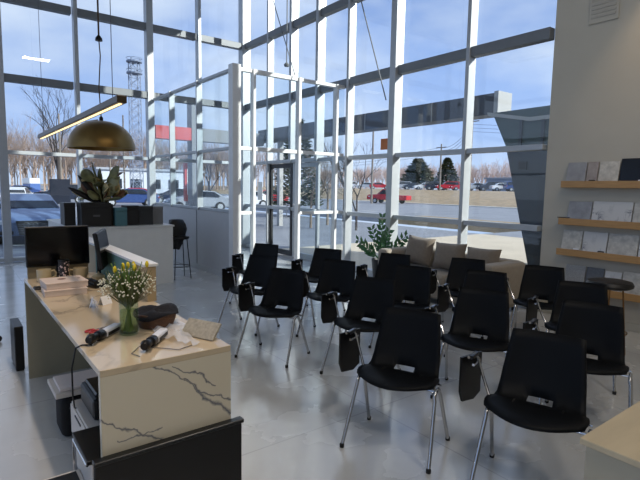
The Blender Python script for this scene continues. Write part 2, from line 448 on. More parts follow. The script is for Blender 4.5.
# pedestals under the desk
white_lam = mat('white_laminate', (205, 198, 190), .45)
p1 = thing('drawer_pedestal', 'white drawer pedestal with a black top and chrome edge, one drawer pulled open', 'drawer unit')
MB().box(0.445, 0.925, 2.200, 2.500, .04, .43, .004).build('body', white_lam, p1)
MB().box(0.425, 0.945, 2.195, 2.515, .43, .45, .003).build('top', black_pl, p1)
MB().tube([(0.431, 2.505, .0), (0.431, 2.505, .415), (0.431, 2.220, .421)], .008, 8).build('edge_trim', chrome, p1)
dr = MB().box(0.265, 0.445, 2.230, 2.470, .16, .28, .004).build('drawer', white_lam, p1)
MB().box(0.280, 0.425, 2.250, 2.450, .2805, .2835).build('drawer_inside', black_pl, dr)
MB().tube([(0.265, 2.290, .24), (0.240, 2.290, .24), (0.240, 2.410, .24), (0.265, 2.410, .24)], .007, 8).build('drawer_handle', black_pl, dr)
p2 = thing('drawer_pedestal', 'white drawer pedestal under the desk behind the black topped one', 'drawer unit')
MB().box(0.515, 0.945, 2.600, 3.020, .04, .40, .004).build('body', white_lam, p2)
MB().box(0.507, 0.515, 2.610, 3.010, .22, .39, .002).build('drawer_front', white_lam, p2)
MB().box(0.503, 0.507, 2.740, 2.880, .36, .37).build('handle', black_pl, p2)
for o_ in (p1, p2):
    f_ = MB()
    yy = (2.24, 2.46) if o_ == p1 else (2.64, 2.98)
    for x in ((.485, .885) if o_ == p1 else (.555, .885)):
        for y in yy: f_.lathe([(0, 0), (.02, 0), (.02, .04), (0, .04)], (x, y, 0), 10)
    f_.build('feet', black_rub, o_)
pr_ = thing('label_printer', 'black box shaped printer on the white pedestal under the desk', 'printer', (.745, 2.82, .401))
MB().box(-.19, .19, -.16, .16, 0, .12, .02, seg=2).build('body', black_pl, pr_)
MB().box(-.17, .17, -.13, .13, .1205, .14, .008).build('lid', mat('black_satin', (20, 20, 22), .3), pr_)
# bin and paper stack under the desk
bn = thing('bag', 'black bag standing on the floor under the desk', 'bag', (.645, 3.50, 0))
MB().box(-.13, .13, -.12, .12, 0, .27, .04, seg=3).build('body', mat('black_cloth', (18, 18, 20), .9, noise=.2, nscale=30, bump=.4), bn, smooth=True)
MB().tube([(-.08, -.13, .2), (-.06, -.135, .255), (.06, -.135, .255), (.08, -.13, .2)], .008).build('handle', black_pl, bn)
pp = thing('document_tray', 'pale low shelf unit under the desk above the black bag', 'tray', (.645, 3.46, .31))
MB().box(-.17, .22, -.16, .16, 0, .03, .004).build('shelf', white_lam, pp)
MB().box(.19, .22, -.16, .16, -.31, -.001).build('support', white_lam, pp)
MB().box(-.14, .16, -.13, .13, .0305, .05, .003).build('paper_stack', mat('paper', (226, 216, 212), .7), pp)
pt = thing('computer_tower', 'slim black computer tower on the floor at the far end of the desk', 'computer', (.44, 5.08, 0))
MB().box(-.035, .035, -.2, .15, .01, .40, .008, seg=2).build('case', black_pl, pt)
MB().box(-.03, .03, -.19, .14, 0, .0095).build('base', black_rub, pt)
# cord at the desk
tag(MB().tube([(.53, 2.52, .865), (.49, 2.54, .866), (.464, 2.56, .85), (.445, 2.57, .75), (.45, 2.6, .6), (.47, 2.68, .50), (.49, 2.76, .46)], .0045, 6).build('black_cable', black_pl, smooth=True),
    'thin black cord hanging over the left edge of the marble desk', 'cord')

# monitors
def monitor(loc, rz, label, w=.56, h=.34, zb=.10, tilt=0):
    r = thing('computer_monitor', label, 'monitor', loc, rz)
    Mx = Matrix.Translation((0, 0, zb+h/2)) @ Matrix.Rotation(tilt, 4, 'X')
    MB().box(-w/2, w/2, -.012, .02, -h/2, h/2, .006, M=Mx).build('display', black_pl, r)
    MB().box(-w/2+.01, w/2-.01, -.014, -.0125, -h/2+.012, h/2-.012, M=Mx).build('screen', mat('dark_screen', (6, 6, 8), .15), r)
    MB().tube([(0, .035, .01), (0, .04, zb+h*.5)], .016, 10).build('stand_neck', black_pl, r)
    MB().lathe([(0, 0), (.11, 0), (.11, .008), (.02, .014), (0, .014)], (0, .03, 0), 24).build('stand_base', black_pl, r)
    return r
monitor((0.722, 4.56, DZ), 0, 'wide black monitor facing the camera at the far end of the marble desk', .475, .33, .10)
monitor((1.00, 4.24, DZ), math.radians(68), 'narrow looking black monitor turned nearly edge-on at the right of the wide one', .46, .29, .12, -.15)
tag(MB().box(.50, .96, 4.61, 4.65, DZ+.0005, DZ+.10).build('desk_riser', mat('riser_tan', (150, 134, 104), .6)), 'low tan panel standing under the wide black monitor', 'panel')

def mug(loc, rz, label):
    r = thing('mug', label, 'mug', loc, rz, 'beige mugs on the desk')
    MB().lathe([(0, 0), (.036, 0), (.043, .02), (.044, .09), (.040, .09), (.038, .02), (0, .012)], (0, 0, 0), 24).build('cup', mat('beige_ceramic', (196, 178, 142), .3), r, smooth=True)
    MB().tube([(.04, 0, .075), (.06, 0, .078), (.072, 0, .06), (.068, 0, .035), (.04, 0, .022)], .0065, 8).build('handle', mat('beige_ceramic', (196, 178, 142), .3), r, smooth=True)
    r.scale = (1.2, 1.2, 1.1)
    return r
mug((0.590, 4.41, DZ), 0, 'beige mug at the left of the floral tumbler under the monitor')
mug((0.845, 4.36, DZ), PI*.9, 'beige mug at the right of the floral tumbler under the monitor')
def floral_mat():
    m = bpy.data.materials.new('floral_print'); m.use_nodes = True; nt = m.node_tree; b = nt.nodes['Principled BSDF']
    tc = nt.nodes.new('ShaderNodeTexCoord'); v = nt.nodes.new('ShaderNodeTexVoronoi'); v.inputs['Scale'].default_value = 45
    nt.links.new(tc.outputs['Object'], v.inputs['Vector'])
    r = nt.nodes.new('ShaderNodeValToRGB'); r.color_ramp.interpolation = 'CONSTANT'
    e = r.color_ramp.elements
    e[0].position = 0; e[0].color = (*lin((226, 196, 188)), 1); e[1].position = .38; e[1].color = (*lin((40, 34, 34)), 1)
    nt.links.new(v.outputs['Distance'], r.inputs[0]); nt.links.new(r.outputs[0], b.inputs['Base Color'])
    return m
tb = thing('tumbler', 'dark tumbler with a pink floral print standing before the wide monitor', 'tumbler', (0.722, 4.34, DZ))
MB().lathe([(0, 0), (.034, 0), (.041, .165), (.038, .165), (0, .163)], (0, 0, 0), 24).build('cup', floral_mat(), tb, smooth=True)
MB().lathe([(0, .1651), (.042, .1651), (.042, .178), (0, .181)], (0, 0, 0), 24).build('lid', black_pl, tb, smooth=True)
# keyboard-like dark mat & boxes
bx1 = thing('gift_box', 'flat pale pink box, lower one of the two stacked on the desk', 'box', (0.645, 3.90, DZ), math.radians(-3), 'pale boxes stacked on the desk')
pinkb = mat('pale_pink_card', (212, 192, 178), .6, noise=.06, nscale=12)
MB().box(-.135, .135, -.12, .12, 0, .035, .002).build('base', pinkb, bx1)
MB().box(-.138, .138, -.123, .123, .0355, .045, .002).build('lid', pinkb, bx1)
bx2 = dup(bx1, (0.650, 3.93, DZ+.046), math.radians(2), 'flat pale pink box, upper one of the stack, with a printed mark')
mk = MB()
mk.lathe([(0, .0453), (.028, .0453), (.028, .0463), (0, .0463)], (-.01, .02, 0), 16); mk.box(.09, .11, -.01, .01, .0453, .0463)
mk.build('printed_mark', mat('brown_print', (120, 84, 74), .6), bx2)
km = thing('keyboard', 'dark keyboard partly hidden behind the pale pink boxes', 'keyboard', (0.650, 4.124, DZ))
MB().box(-.17, .1, -.045, .045, 0, .012, .003).build('body', mat('dark_brown', (34, 26, 24), .5), km)
kk = MB()
for i in range(12):
    for j in range(4): kk.box(-.165+i*.0218, -.148+i*.0218, -.04+j*.02, -.024+j*.02, .0122, .016)
kk.build('keys', black_pl, km)
ph = thing('desk_telephone', 'black desk telephone beside the pale boxes at the foot of the turned monitor', 'telephone', (0.900, 4.001, DZ), .3)
MB().box(-.07, .07, -.08, .08, 0, .03, .01, seg=2).build('base', black_pl, ph)
MB().tube([(-.05, -.07, .045), (-.052, 0, .055), (-.05, .07, .045)], [.018, .012, .018], 10).build('handset', black_pl, ph, smooth=True)
cu = thing('sugar_bowl', 'small beige bowl beside the black telephone on the desk', 'bowl', (0.941, 4.164, DZ))
MB().lathe([(0, 0), (.02, 0), (.045, .03), (.05, .055), (.045, .055), (.02, .01), (0, .008)], (0, 0, 0), 20).build('bowl', mat('beige_ceramic', (196, 178, 142), .3), cu, smooth=True)
MB().lathe([(.046, .0555), (.03, .068), (.006, .074), (.007, .085), (0, .087)], (0, 0, 0), 20).build('lid', mat('beige_ceramic', (196, 178, 142), .3), cu, smooth=True)
# tent cards
tm = mat('white_card', (240, 240, 242), .6)
for x, y, a, lab in ((0.716, 3.341, 1.35, 'narrow folded white tent card, left one of two on the desk'), (0.798, 3.372, .55, 'folded white tent card, right one of two on the desk')):
    M_ = Matrix.Translation((x, y, DZ+.0005)) @ Matrix.Rotation(a, 4, 'Z')
    tc_ = MB(); P = [(-.04, -.02, 0), (.04, -.02, 0), (.04, 0, .055), (-.04, 0, .055), (.04, .02, 0), (-.04, .02, 0)]
    v_ = [tc_.bm.verts.new(M_ @ Vector(p)) for p in P]
    tc_.bm.faces.new((v_[0], v_[1], v_[2], v_[3])); tc_.bm.faces.new((v_[3], v_[2], v_[4], v_[5]))
    tag(tc_.build('tent_card', tm, solid=.0012), lab, 'card', 'white tent cards on the desk')
# scissors (red handled)
sc = thing('scissors', 'scissors with red handles lying beside the left glue gun', 'scissors', (0.607, 2.768, DZ), .5)
red_pl = mat('red_plastic', (176, 32, 44), .4)
for s_ in (1, -1):
    pts = [(.0+.022*math.cos(a)*1.3-.03, s_*.016+.014*math.sin(a), .008) for a in [k*2*PI/10 for k in range(11)]]
    MB().tube(pts, .0045, 6).build('handle', red_pl, sc, smooth=True)
    MB().prism([(0, s_*.010), (.03, s_*.006), (.10, s_*-.001), (.03, s_*-.003)], 'z', .006+.0015*s_, .008+.0015*s_).build('blade', chrome, sc)
# two black/white hand tools
def hand_tool(loc, rz, label):
    r = thing('barcode_scanner', label, 'scanner', loc, rz, 'handheld tools on the desk')
    MB().tube([(0, 0, .03), (.02, 0, .032), (.05, 0, .03), (.075, 0, .028), (.08, 0, .028)], [.018, .026, .02, .017, .026], 14).build('grip', black_pl, r, smooth=True)
    MB().tube([(.08, 0, .028), (.12, 0, .026), (.13, 0, .026)], [.026, .026, .02], 14).build('collar', black_pl, r, smooth=True)
    MB().box(.13, .27, -.022, .022, .005, .045, .01, seg=3).build('barrel', mat('white_plastic', (216, 218, 226), .3), r, smooth=True)
    MB().box(.14, .26, -.023, -.0222, .012, .030).build('side_stripe', black_pl, r)
    MB().tube([(.27, 0, .025), (.30, .005, .02)], [.014, .008], 10).build('tip', black_pl, r, smooth=True)
    return r
hand_tool((0.514, 2.517, DZ), math.atan2(.2, .19), 'black and white handheld scanner at the left front corner of the desk')
hand_tool((0.703, 2.274, DZ), math.atan2(.33, .27), 'black and white handheld scanner in front of the wicker basket')
# wire on the desk
tag(MB().tube([(.67, 2.23, DZ+.004), (.65, 2.29, DZ+.004), (.71, 2.37, DZ+.004), (.79, 2.29, DZ+.004), (.85, 2.22, DZ+.004), (.93, 2.25, DZ+.004)], .0022, 5).build('cable', mat('grey_cable', (120, 112, 104), .5)),
    'thin grey cable looping on the desk in front of the vase', 'cable')
# vase with flowers
VXY = (0.735, 2.620)
vs = thing('glass_vase', 'tall clear glass vase half filled with water and green stems', 'vase', (*VXY, DZ))
MB().lathe([(0, 0), (.044, 0), (.049, .01), (.049, .21), (.0455, .21), (.0445, .012), (0, .012)], (0, 0, 0), 28).build('glass', glass_mat('vase_glass', (240, 246, 240), .9, ior=1.3), vs, smooth=True)
MB().lathe([(0, .0125), (.0425, .0125), (.0435, .13), (0, .13)], (0, 0, 0), 24).build('water', glass_mat('vase_water', (222, 232, 204), .6, ior=1.2), vs, smooth=True)
bq = thing('flower_bouquet', 'bouquet of yellow tulips and tiny white blossoms standing in the glass vase', 'flowers', (*VXY, DZ+.014))
r3 = random.Random(3)
green = mat('stem_green', (104, 134, 62), .5, noise=.2); leafg = mat('leaf_green', (86, 104, 48), .5, noise=.25)
stm = MB()
for k in range(34):
    a = r3.uniform(0, 2*PI); b = a+PI+r3.uniform(-.6, .6); r0 = r3.uniform(.004, .033); r1 = r3.uniform(.03, .10)
    stm.tube([(r0*math.cos(b), r0*math.sin(b), .003), (.0, .0, .13) if k % 3 else (.012*math.cos(a), .012*math.sin(a), .13), (r1*math.cos(a), r1*math.sin(a), r3.uniform(.26, .38))], .0022 if k % 2 else .0034, 5)
stm.build('stems', green, bq)
fb = MB()
for k in range(380):
    a = r3.uniform(0, 2*PI); rr = .145*math.sqrt(r3.random()); z = .20+.16*r3.random()*(1.2-rr/.2)
    fb.ell((rr*math.cos(a), rr*math.sin(a), z), (.0045,)*3, 1)
fb.build('white_blossoms', mat('white_petal', (226, 222, 200), .7), bq)
tw = MB()
for k in range(220):
    a = r3.uniform(0, 2*PI); rr = .13*math.sqrt(r3.random()); z = .20+.14*r3.random()
    tw.tube([(rr*.3*math.cos(a), rr*.3*math.sin(a), .15), (rr*math.cos(a), rr*math.sin(a), z)], .001, 3)
tw.build('twigs', mat('twig_olive', (98, 100, 60), .6), bq)
for k in range(9):
    a = k*2*PI/9+.3; rr = r3.uniform(.03, .11); z = r3.uniform(.26, .36); c = (rr*math.cos(a), rr*math.sin(a), z)
    MB().lathe([(0, -.018), (.008, -.010), (.010, .004), (.007, .015), (.003, .02), (0, .018)], c, 10).build('tulip', mat('tulip_yellow', (230, 204, 40), .5), bq, smooth=True)
lf = MB()
for k in range(90):
    a = r3.uniform(0, 2*PI); rr = r3.uniform(.05, .14); z = r3.uniform(.2, .36); w = .011
    p0 = Vector((.02*math.cos(a), .02*math.sin(a), .13)); p2 = Vector((rr*math.cos(a), rr*math.sin(a), z)); pm = (p0+p2)/2+Vector((0, 0, .02)); sd = Vector((-math.sin(a), math.cos(a), 0))*w
    lf.quad(p0, pm-sd, p2, pm+sd)
lf.build('leaves', leafg, bq)
# wicker basket
bk = thing('wicker_basket', 'brown wicker basket covered with dark blue cloth behind the vase', 'basket', (.905, 2.70, DZ), .25)
def weave_mat():
    return mat('wicker_brown', (92, 62, 44), .6, noise=.4, nscale=60, bump=.8, stretch=(.4, .4, 3))
MB().lathe([(0, 0), (.09, 0), (.106, .04), (.112, .075), (.106, .075), (.1, .04), (.08, .008), (0, .008)], (0, 0, 0), 28).build('basket_wall', weave_mat(), bk, smooth=True)
rim = MB(); rim.tube([(.109*math.cos(k*PI/12), .109*math.sin(k*PI/12), .077) for k in range(25)], .006, 8); rim.build('rim', weave_mat(), bk, smooth=True)
cl = MB(); rows = []
for i, (r_, z_) in enumerate([(.122, .070), (.118, .084), (.095, .092), (.06, .095), (.02, .095)]):
    rows.append([cl.bm.verts.new((r_*math.cos(k*PI/14), r_*math.sin(k*PI/14), z_+.012*math.sin(3*k*PI/14+i)+.008*math.cos(k*PI/14))) for k in range(28)])
for a, b in zip(rows, rows[1:]):
    for k in range(28): cl.bm.faces.new((a[k], a[(k+1) % 28], b[(k+1) % 28], b[k]))
cl.bm.faces.new(rows[-1])
cl.build('liner', mat('navy_cloth', (16, 18, 28), .9, bump=.5, nscale=40), bk, smooth='all', solid=.003)
# wrapped tile sample + plastic bag
tl = thing('tile_sample', 'speckled beige stone sample leaning at the right front corner of the desk', 'tile', (1.025, 2.367, DZ), -1.15)
def stone(name, c, dark, sc=60):
    m = mat(name, c, .35, noise=.22, nscale=sc); return m
Mt = Matrix.Translation((0, 0, .035)) @ Matrix.Rotation(-.75, 4, 'X')
MB().box(-.11, .11, -.006, .006, -.045, .055, .001, M=Mt).build('slab', stone('speckled_stone', (166, 158, 142), 0), tl)
MB().box(-.085, .085, .008, .03, 0, .02).build('prop', tm, tl)
pb = MB(); n_ = 10; r4 = random.Random(5); gg = []
for i in range(n_):
    gg.append([pb.bm.verts.new((.84+.022*i+r4.uniform(-.006, .006), 2.19+.052*j+.008*i+r4.uniform(-.006, .006)*.8, DZ+.004+abs(r4.gauss(0, .012)))) for j in range(n_)])
for i in range(n_-1):
    for j in range(n_-1):
        if i+j > 3 and not (i > 5 and j < 3): pb.bm.faces.new((gg[i][j], gg[i+1][j], gg[i+1][j+1], gg[i][j+1]))
m_pl = bpy.data.materials.new('clear_plastic'); m_pl.use_nodes = True
b_ = m_pl.node_tree.nodes['Principled BSDF']; b_.inputs['Base Color'].default_value = (.85, .88, .95, 1); b_.inputs['Roughness'].default_value = .12; b_.inputs['Alpha'].default_value = .45
tag(pb.build('plastic_bag', m_pl, smooth='all'), 'crumpled clear plastic wrap around the stone sample on the desk', 'plastic bag')

# ------------------------------------------------------------------ second counter (island)
isl = thing('display_counter', 'pale grey counter island with dark boxes on it, behind the marble desk', 'counter', (0, 0, 0))
gp = mat('counter_grey', (214, 214, 210), .45)
MB().box(1.47, 3.0, 8.02, 10.2, 0, .955, .002).build('body', gp, isl)
MB().box(1.45, 3.02, 8.0, 10.25, .955, .98, .002).build('top', mat('counter_top', (212, 211, 206), .3), isl)
CZ = .98
def blackbox(x0, x1, y0, y1, h, m, label, grp=None, mark=False, rz=0):
    r = thing('storage_box', label, 'box', ((x0+x1)/2, (y0+y1)/2, CZ), rz, grp)
    w, d = x1-x0, y1-y0
    MB().box(-w/2, w/2, -d/2, d/2, 0, h*.8, .004).build('body', m, r)
    MB().box(-w/2-.003, w/2+.003, -d/2-.003, d/2+.003, h*.8+.0005, h, .004).build('lid', m, r)
    if mark: MB().box(-.05, .05, -d/2-.0055, -d/2-.0035, h*.42, h*.5).build('printed_mark', mat('grey_print', (90, 90, 94), .5), r)
    return r
bm_ = mat('black_card', (16, 17, 20), .45, noise=.1); tealm = mat('teal_card', (72, 112, 118), .5, noise=.05)
g_ = 'boxes on the counter island'
blackbox(1.46, 1.62, 8.55, 8.9, .36, bm_, 'narrow black box at the left end of the counter island', g_)
blackbox(1.63, 2.06, 8.17, 8.5, .37, bm_, 'wide black box with a small printed mark on the counter island', g_, True)
blackbox(2.065, 2.11, 8.25, 8.5, .35, bm_, 'thin black box squeezed at the left of the teal box', g_)
blackbox(2.12, 2.30, 8.15, 8.42, .29, tealm, 'teal box standing between black boxes on the island', g_)
blackbox(2.31, 2.50, 8.2, 8.5, .32, bm_, 'tall black box right beside the teal box', g_)
blackbox(2.51, 2.74, 8.22, 8.55, .31, mat('charcoal_card', (40, 42, 44), .5), 'charcoal box at the right of the row of boxes', g_)
blackbox(2.75, 2.93, 8.28, 8.55, .30, mat('grey_card', (112, 112, 112), .5), 'grey box at the right end of the row on the island', g_)
# dried leaf arrangement
la = thing('dried_leaf_arrangement', 'arrangement of large dried olive and brown leaves rising behind the black boxes', 'plant', (2.10, 8.78, CZ))
MB().lathe([(0, 0), (.1, 0), (.12, .1), (.11, .28), (.085, .36), (.075, .36), (.1, .28), (0, .02)], (0, 0, 0), 20).build('pot', black_pl, la, smooth=True)
def leaf(p0, d, L, w, curl, twist=0, n=7):
    d = Vector(d).normalized(); m = MB(); side = d.cross(Vector((0, 1, .1))).normalized()
    side = Matrix.Rotation(twist, 3, d) @ side; nrm = side.cross(d).normalized()
    rows = []
    for i in range(n+1):
        t = i/n; c = Vector(p0)+d*L*t+nrm*curl*L*t*t
        ww = w*(math.sin(PI*min(1, t*.9+.05))**.55)*(1 if i < n else .45)
        rows.append([m.bm.verts.new(c-side*ww+nrm*ww*.25), m.bm.verts.new(c), m.bm.verts.new(c+side*ww+nrm*ww*.25)])
    for a, b in zip(rows, rows[1:]):
        m.bm.faces.new((a[0], a[1], b[1], b[0])); m.bm.faces.new((a[1], a[2], b[2], b[1]))
    return m
olive = mat('dried_olive_leaf', (138, 138, 98), .55, noise=.35, nscale=9); brown = mat('dried_brown_leaf', (104, 72, 50), .6, noise=.3, nscale=9); dkl = mat('dark_dried_leaf', (26, 22, 20), .6); tanl = mat('pale_dried_leaf', (206, 182, 128), .6)
LV = [((-.75, 0, 1), .62, .045, dkl, 0), ((-.62, 0, 1), .52, .04, dkl, .3), ((-1, -.1, .62), .60, .05, dkl, .5), ((-1, 0, .5), .52, .03, tanl, .2),
      ((-.12, 0, 1), .74, .12, olive, 1.3), ((.02, -.05, 1), .62, .13, olive, 1.7), ((.42, 0, .9), .58, .11, olive, 1.4), ((.56, -.05, .85), .56, .11, olive, 1.8), ((.5, 0, .6), .46, .11, brown, 1.5)]
for d, L, w, m_, tw_ in LV:
    leaf((0, 0, .30), d, L, w, .10, tw_).build('leaf', m_, la, smooth='all', solid=.004)
r8 = random.Random(17)
for k in range(34):
    a = r8.uniform(0, 2*PI); rr_ = r8.uniform(.02, .17); z_ = r8.uniform(.38, .74)
    p0 = (rr_*math.cos(a), rr_*math.sin(a)*.8-.03, z_)
    d = (math.cos(a)+r8.uniform(-.5, .5), math.sin(a)*.8-.25, r8.uniform(-.1, 1.0))
    leaf(p0, d, r8.uniform(.20, .32), r8.uniform(.07, .11), r8.uniform(-.3, .3), r8.uniform(0, PI)).build('leaf', (olive, olive, brown, tanl, olive, mat('grey_olive_leaf', (158, 158, 124), .6, noise=.3, nscale=9))[k % 6], la, smooth='all', solid=.004)

# pendant dome lamp
dl = thing('dome_pendant_lamp', 'brass dome pendant lamp hanging over the counter island on a chain', 'lamp', (2.01, 8.4, 2.195))
brass = mat('aged_brass', (128, 102, 60), .36, 1., noise=.2, nscale=3)
pf = []
Rr, Hh = .50, .44
for k in range(13):
    a = k/12*PI/2; pf.append((Rr*math.cos(a)**.85 if k < 12 else 0.02, Hh*math.sin(a)))
MB().lathe(pf+[(.018, Hh-.01)]+[(Rr*.975*math.cos(k/12*PI/2)**.85 if k < 12 else .02, (Hh-.01)*math.sin(k/12*PI/2)) for k in range(12, -1, -1)]+[(Rr, 0)], (0, 0, 0), 48).build('lamp_shade', brass, dl, smooth=True)
MB().lathe([(.03, Hh-.01), (.03, Hh+.05), (.012, Hh+.07), (0, Hh+.07)], (0, 0, 0), 16).build('cap', black_pl, dl, smooth=True)
MB().tube([(-.24, 0, Hh-.04), (-.05, 0, Hh+.01)], .01, 8).build('bracket', brass, dl)
MB().tube([(0, 0, Hh+.07), (-.02, 0, Hh+.5), (.015, 0, Hh+1.0), (0, 0, Hh+1.24)], .009, 8).build('chain', mat('bronze', (82, 62, 40), .4, .6), dl)
MB().lathe([(0, Hh+1.22), (.055, Hh+1.22), (.05, Hh+1.26), (.02, Hh+1.30), (0, Hh+1.30)], (0, 0, 0), 16).build('cord_grip', black_pl, dl, smooth=True)
MB().tube([(0, 0, Hh+1.30), (0, 0, ZC-2.195)], .014, 8).build('cord', mat('bronze', (82, 62, 40), .4, .6), dl)
MB().lathe([(0, .16), (.03, .17), (.045, .22), (.03, .28), (.02, .35)], (0, 0, 0), 16).build('bulb', mat('bulb_white', (220, 215, 200), .3), dl, smooth=True)
# linear pendant
ll = thing('linear_pendant_lamp', 'slim dark linear pendant lamp with a glowing underside hanging over the marble desk', 'lamp', (.77, 0, 2.08))
MB().box(-.026, .026, 2.77, 5.6, 0, .038, .003).build('housing', mat('bronze_housing', (64, 52, 38), .4, .4), ll)
MB().box(-.008, .008, 2.80, 5.57, -.004, -.0005).build('diffuser', mat('lamp_diffuser', (255, 240, 210), .4, emit=(255, 222, 160), estr=.9), ll)
for y in (2.95, 5.4): MB().tube([(0, y, .038), (0, y, ZC-2.08)], .0022, 5).build('suspension_wire', mat('steel_wire', (86, 90, 98), .4, .5), ll)

# bar stool with jacket behind counter 2
bs = thing('bar_stool', 'slim black bar stool beside the grey counter island', 'stool', (3.24, 8.36, 0))
MB().lathe([(0, .70), (.16, .70), (.175, .72), (.17, .745), (0, .75)], (0, 0, 0), 24).build('seat', black_pl, bs, smooth=True)
for sx in (1, -1):
    for sy in (1, -1): MB().tube([(.1*sx, .1*sy, .70), (.15*sx, .15*sy, 0)], .009, 8).build('leg', black_pl, bs)
MB().tube([(.135*math.cos(a)*1.3, .135*math.sin(a)*1.3, .22) for a in [k*PI/8 for k in range(17)]], .007, 6).build('footrest', black_pl, bs)
MB().tube([(-.15, .1, .72), (-.16, .12, .95), (.0, .17, .99), (.15, .12, .95), (.15, .1, .72)], .009, 8).build('backrest', black_pl, bs, smooth=True)
jk = MB(); r5 = random.Random(9); rows = []
for i, z in enumerate([1.04, 1.03, .96, .86, .75, .63, .52]):
    row = []
    for k in range(16):
        a = k*PI/8; f_ = 1+.14*math.sin(3*a+i)+r5.uniform(-.05, .05); rx = (.07, .12, .15, .17, .16, .13, .08)[i]; ry = (.05, .08, .1, .11, .11, .09, .05)[i]
        row.append(jk.bm.verts.new((3.25+rx*f_*math.cos(a), 8.53+ry*f_*math.sin(a), z+(.03*math.sin(2*a+1) if i > 4 else 0))))
    rows.append(row)
for a, b in zip(rows, rows[1:]):
    for k in range(16): jk.bm.faces.new((a[k], a[(k+1) % 16], b[(k+1) % 16], b[k]))
jk.bm.faces.new(rows[0])
tag(jk.build('jacket', mat('black_leather', (18, 17, 18), .45, bump=.3, nscale=14), smooth='all'), 'black jacket hung over the back of the slim bar stool', 'jacket')

# ------------------------------------------------------------------ sofa
so = thing('sofa', 'beige fabric sofa standing along the glass wall behind the chairs', 'sofa', (0, 0, 0))
fab = mat('beige_fabric', (152, 142, 128), .85, noise=.06, nscale=30, bump=.25, sheen=.2)
fab2 = mat('taupe_fabric', (124, 113, 100), .85, noise=.08, nscale=25, bump=.25, sheen=.2)
sx0, sx1, sy0, sy1 = 5.48, 6.27, 3.55, 5.68
MB().box(sx0+.03, sx1, sy0+.02, sy1-.02, .08, .26, .03, seg=3).build('base', fab, so, smooth=True)
MB().box(6.04, sx1, sy0+.05, sy1-.05, .2, .70, .06, seg=4).build('backrest', fab, so, smooth=True)
for y0, y1, nm in ((sy0, sy0+.24, 0), (sy1-.24, sy1, 1)):
    MB().box(sx0, sx1, y0, y1, .1, .69, .06, seg=4).build('armrest', fab, so, smooth=True)
ss = (sy1-sy0-.48)/3
for k in range(3):
    MB().box(sx0+.02, 6.035, sy0+.245+ss*k, sy0+.235+ss*(k+1), .26, .44, .05, seg=4).build('seat_cushion', fab, so, smooth=True)
ft = MB()
for x in (sx0+.08, sx1-.08):
    for y in (sy0+.1, sy1-.1): ft.box(x-.03, x+.03, y-.03, y+.03, 0, .1)
ft.build('feet', black_pl, so)
def cushion(c, w, h, d, rz, tilt, label, roll=0):
    o = MB()
    n = 8; F = []; B = []
    for i in range(n+1):
        fr_, br_ = [], []
        for j in range(n+1):
            u = -1+2*i/n; v = -1+2*j/n
            e = (1-u**4)*(1-v**4); pin = 1-.07*(1-abs(u))*0-.06*(u*u*(1-v*v)+v*v*(1-u*u))
            x = u*w/2*(1-.06*(1-v*v)) ; z = v*h/2*(1-.06*(1-u*u))
            t = d/2*(e**.45)+.004
            fr_.append(o.bm.verts.new((x, -t, z))); br_.append(o.bm.verts.new((x, t, z)))
        F.append(fr_); B.append(br_)
    for i in range(n):
        for j in range(n):
            o.bm.faces.new((F[i][j], F[i+1][j], F[i+1][j+1], F[i][j+1])); o.bm.faces.new((B[i][j], B[i][j+1], B[i+1][j+1], B[i+1][j]))
    edge = [(i, 0) for i in range(n)]+[(n, j) for j in range(n)]+[(i, n) for i in range(n, 0, -1)]+[(0, j) for j in range(n, 0, -1)]
    for k in range(len(edge)):
        a, b = edge[k], edge[(k+1) % len(edge)]
        o.bm.faces.new((F[a[0]][a[1]], B[a[0]][a[1]], B[b[0]][b[1]], F[b[0]][b[1]]))
    ob = o.build('cushion', fab2, smooth='all')
    ob.location = c; ob.rotation_euler = (tilt, roll, rz)
    return tag(ob, label, 'cushion', 'cushions leaning on the sofa back')
RZC = -PI/2
cushion((5.87, 5.13, .69), .54, .44, .20, RZC, -.22, 'taupe cushion, tallest and leftmost of three on the sofa', .05)
cushion((5.87, 4.55, .67), .56, .40, .20, RZC, -.25, 'taupe cushion between two others in the middle of the sofa', -.04)
cushion((5.87, 3.99, .665), .54, .38, .20, RZC, -.25, 'taupe cushion, rightmost of three on the sofa next to the right arm', -.03)
# potted plant left of the sofa
pl = thing('potted_plant', 'green leafy plant in a dark pot standing behind the left sofa arm', 'plant', (6.02, 6.12, 0))
MB().lathe([(0, 0), (.13, 0), (.17, .42), (.15, .42), (.14, .38), (0, .38)], (0, 0, 0), 24).build('pot', mat('dark_pot', (40, 38, 36), .5), pl, smooth=True)
gl = mat('zz_leaf_green', (38, 92, 34), .35, noise=.3, nscale=14)
lr = random.Random(21)
for (d, L) in [((0, .85, .55), .72), ((.0, -.75, .75), .78), ((.05, .05, 1), .80), ((0, .4, .9), .62), ((-.1, -.35, .9), .6), ((-.2, .6, .5), .5), ((.1, -.55, .55), .5), ((.1, .15, 1), .66)]:
    d = Vector(d).normalized(); p0 = Vector((0, 0, .38)); m_ = MB(); pts = []
    for k in range(8):
        t = k/7; pts.append(p0+d*L*t+Vector((0, 0, -.22*L*t*t*(1-d.z*.8))))
    m_.tube(pts, [.012-.008*k/7 for k in range(8)], 6)
    for k in range(2, 8):
        for s_ in (1, -1):
            b0 = pts[k]; tg = (pts[k]-pts[k-1]).normalized(); sd = Vector((.5*lr.uniform(-1, 1), -tg.z, tg.y)).normalized()*s_
            dd = (tg*.55+sd*.75+Vector((0, 0, .12))).normalized(); Lf = .17*(1.1-.05*k); wv = dd.cross(Vector((1, 0, 0))).normalized()*.036
            q1 = b0+dd*Lf*.45+wv; q2 = b0+dd*Lf; q3 = b0+dd*Lf*.45-wv
            m_.quad(b0, q1, q2, q3)
    m_.build('frond', gl, pl)
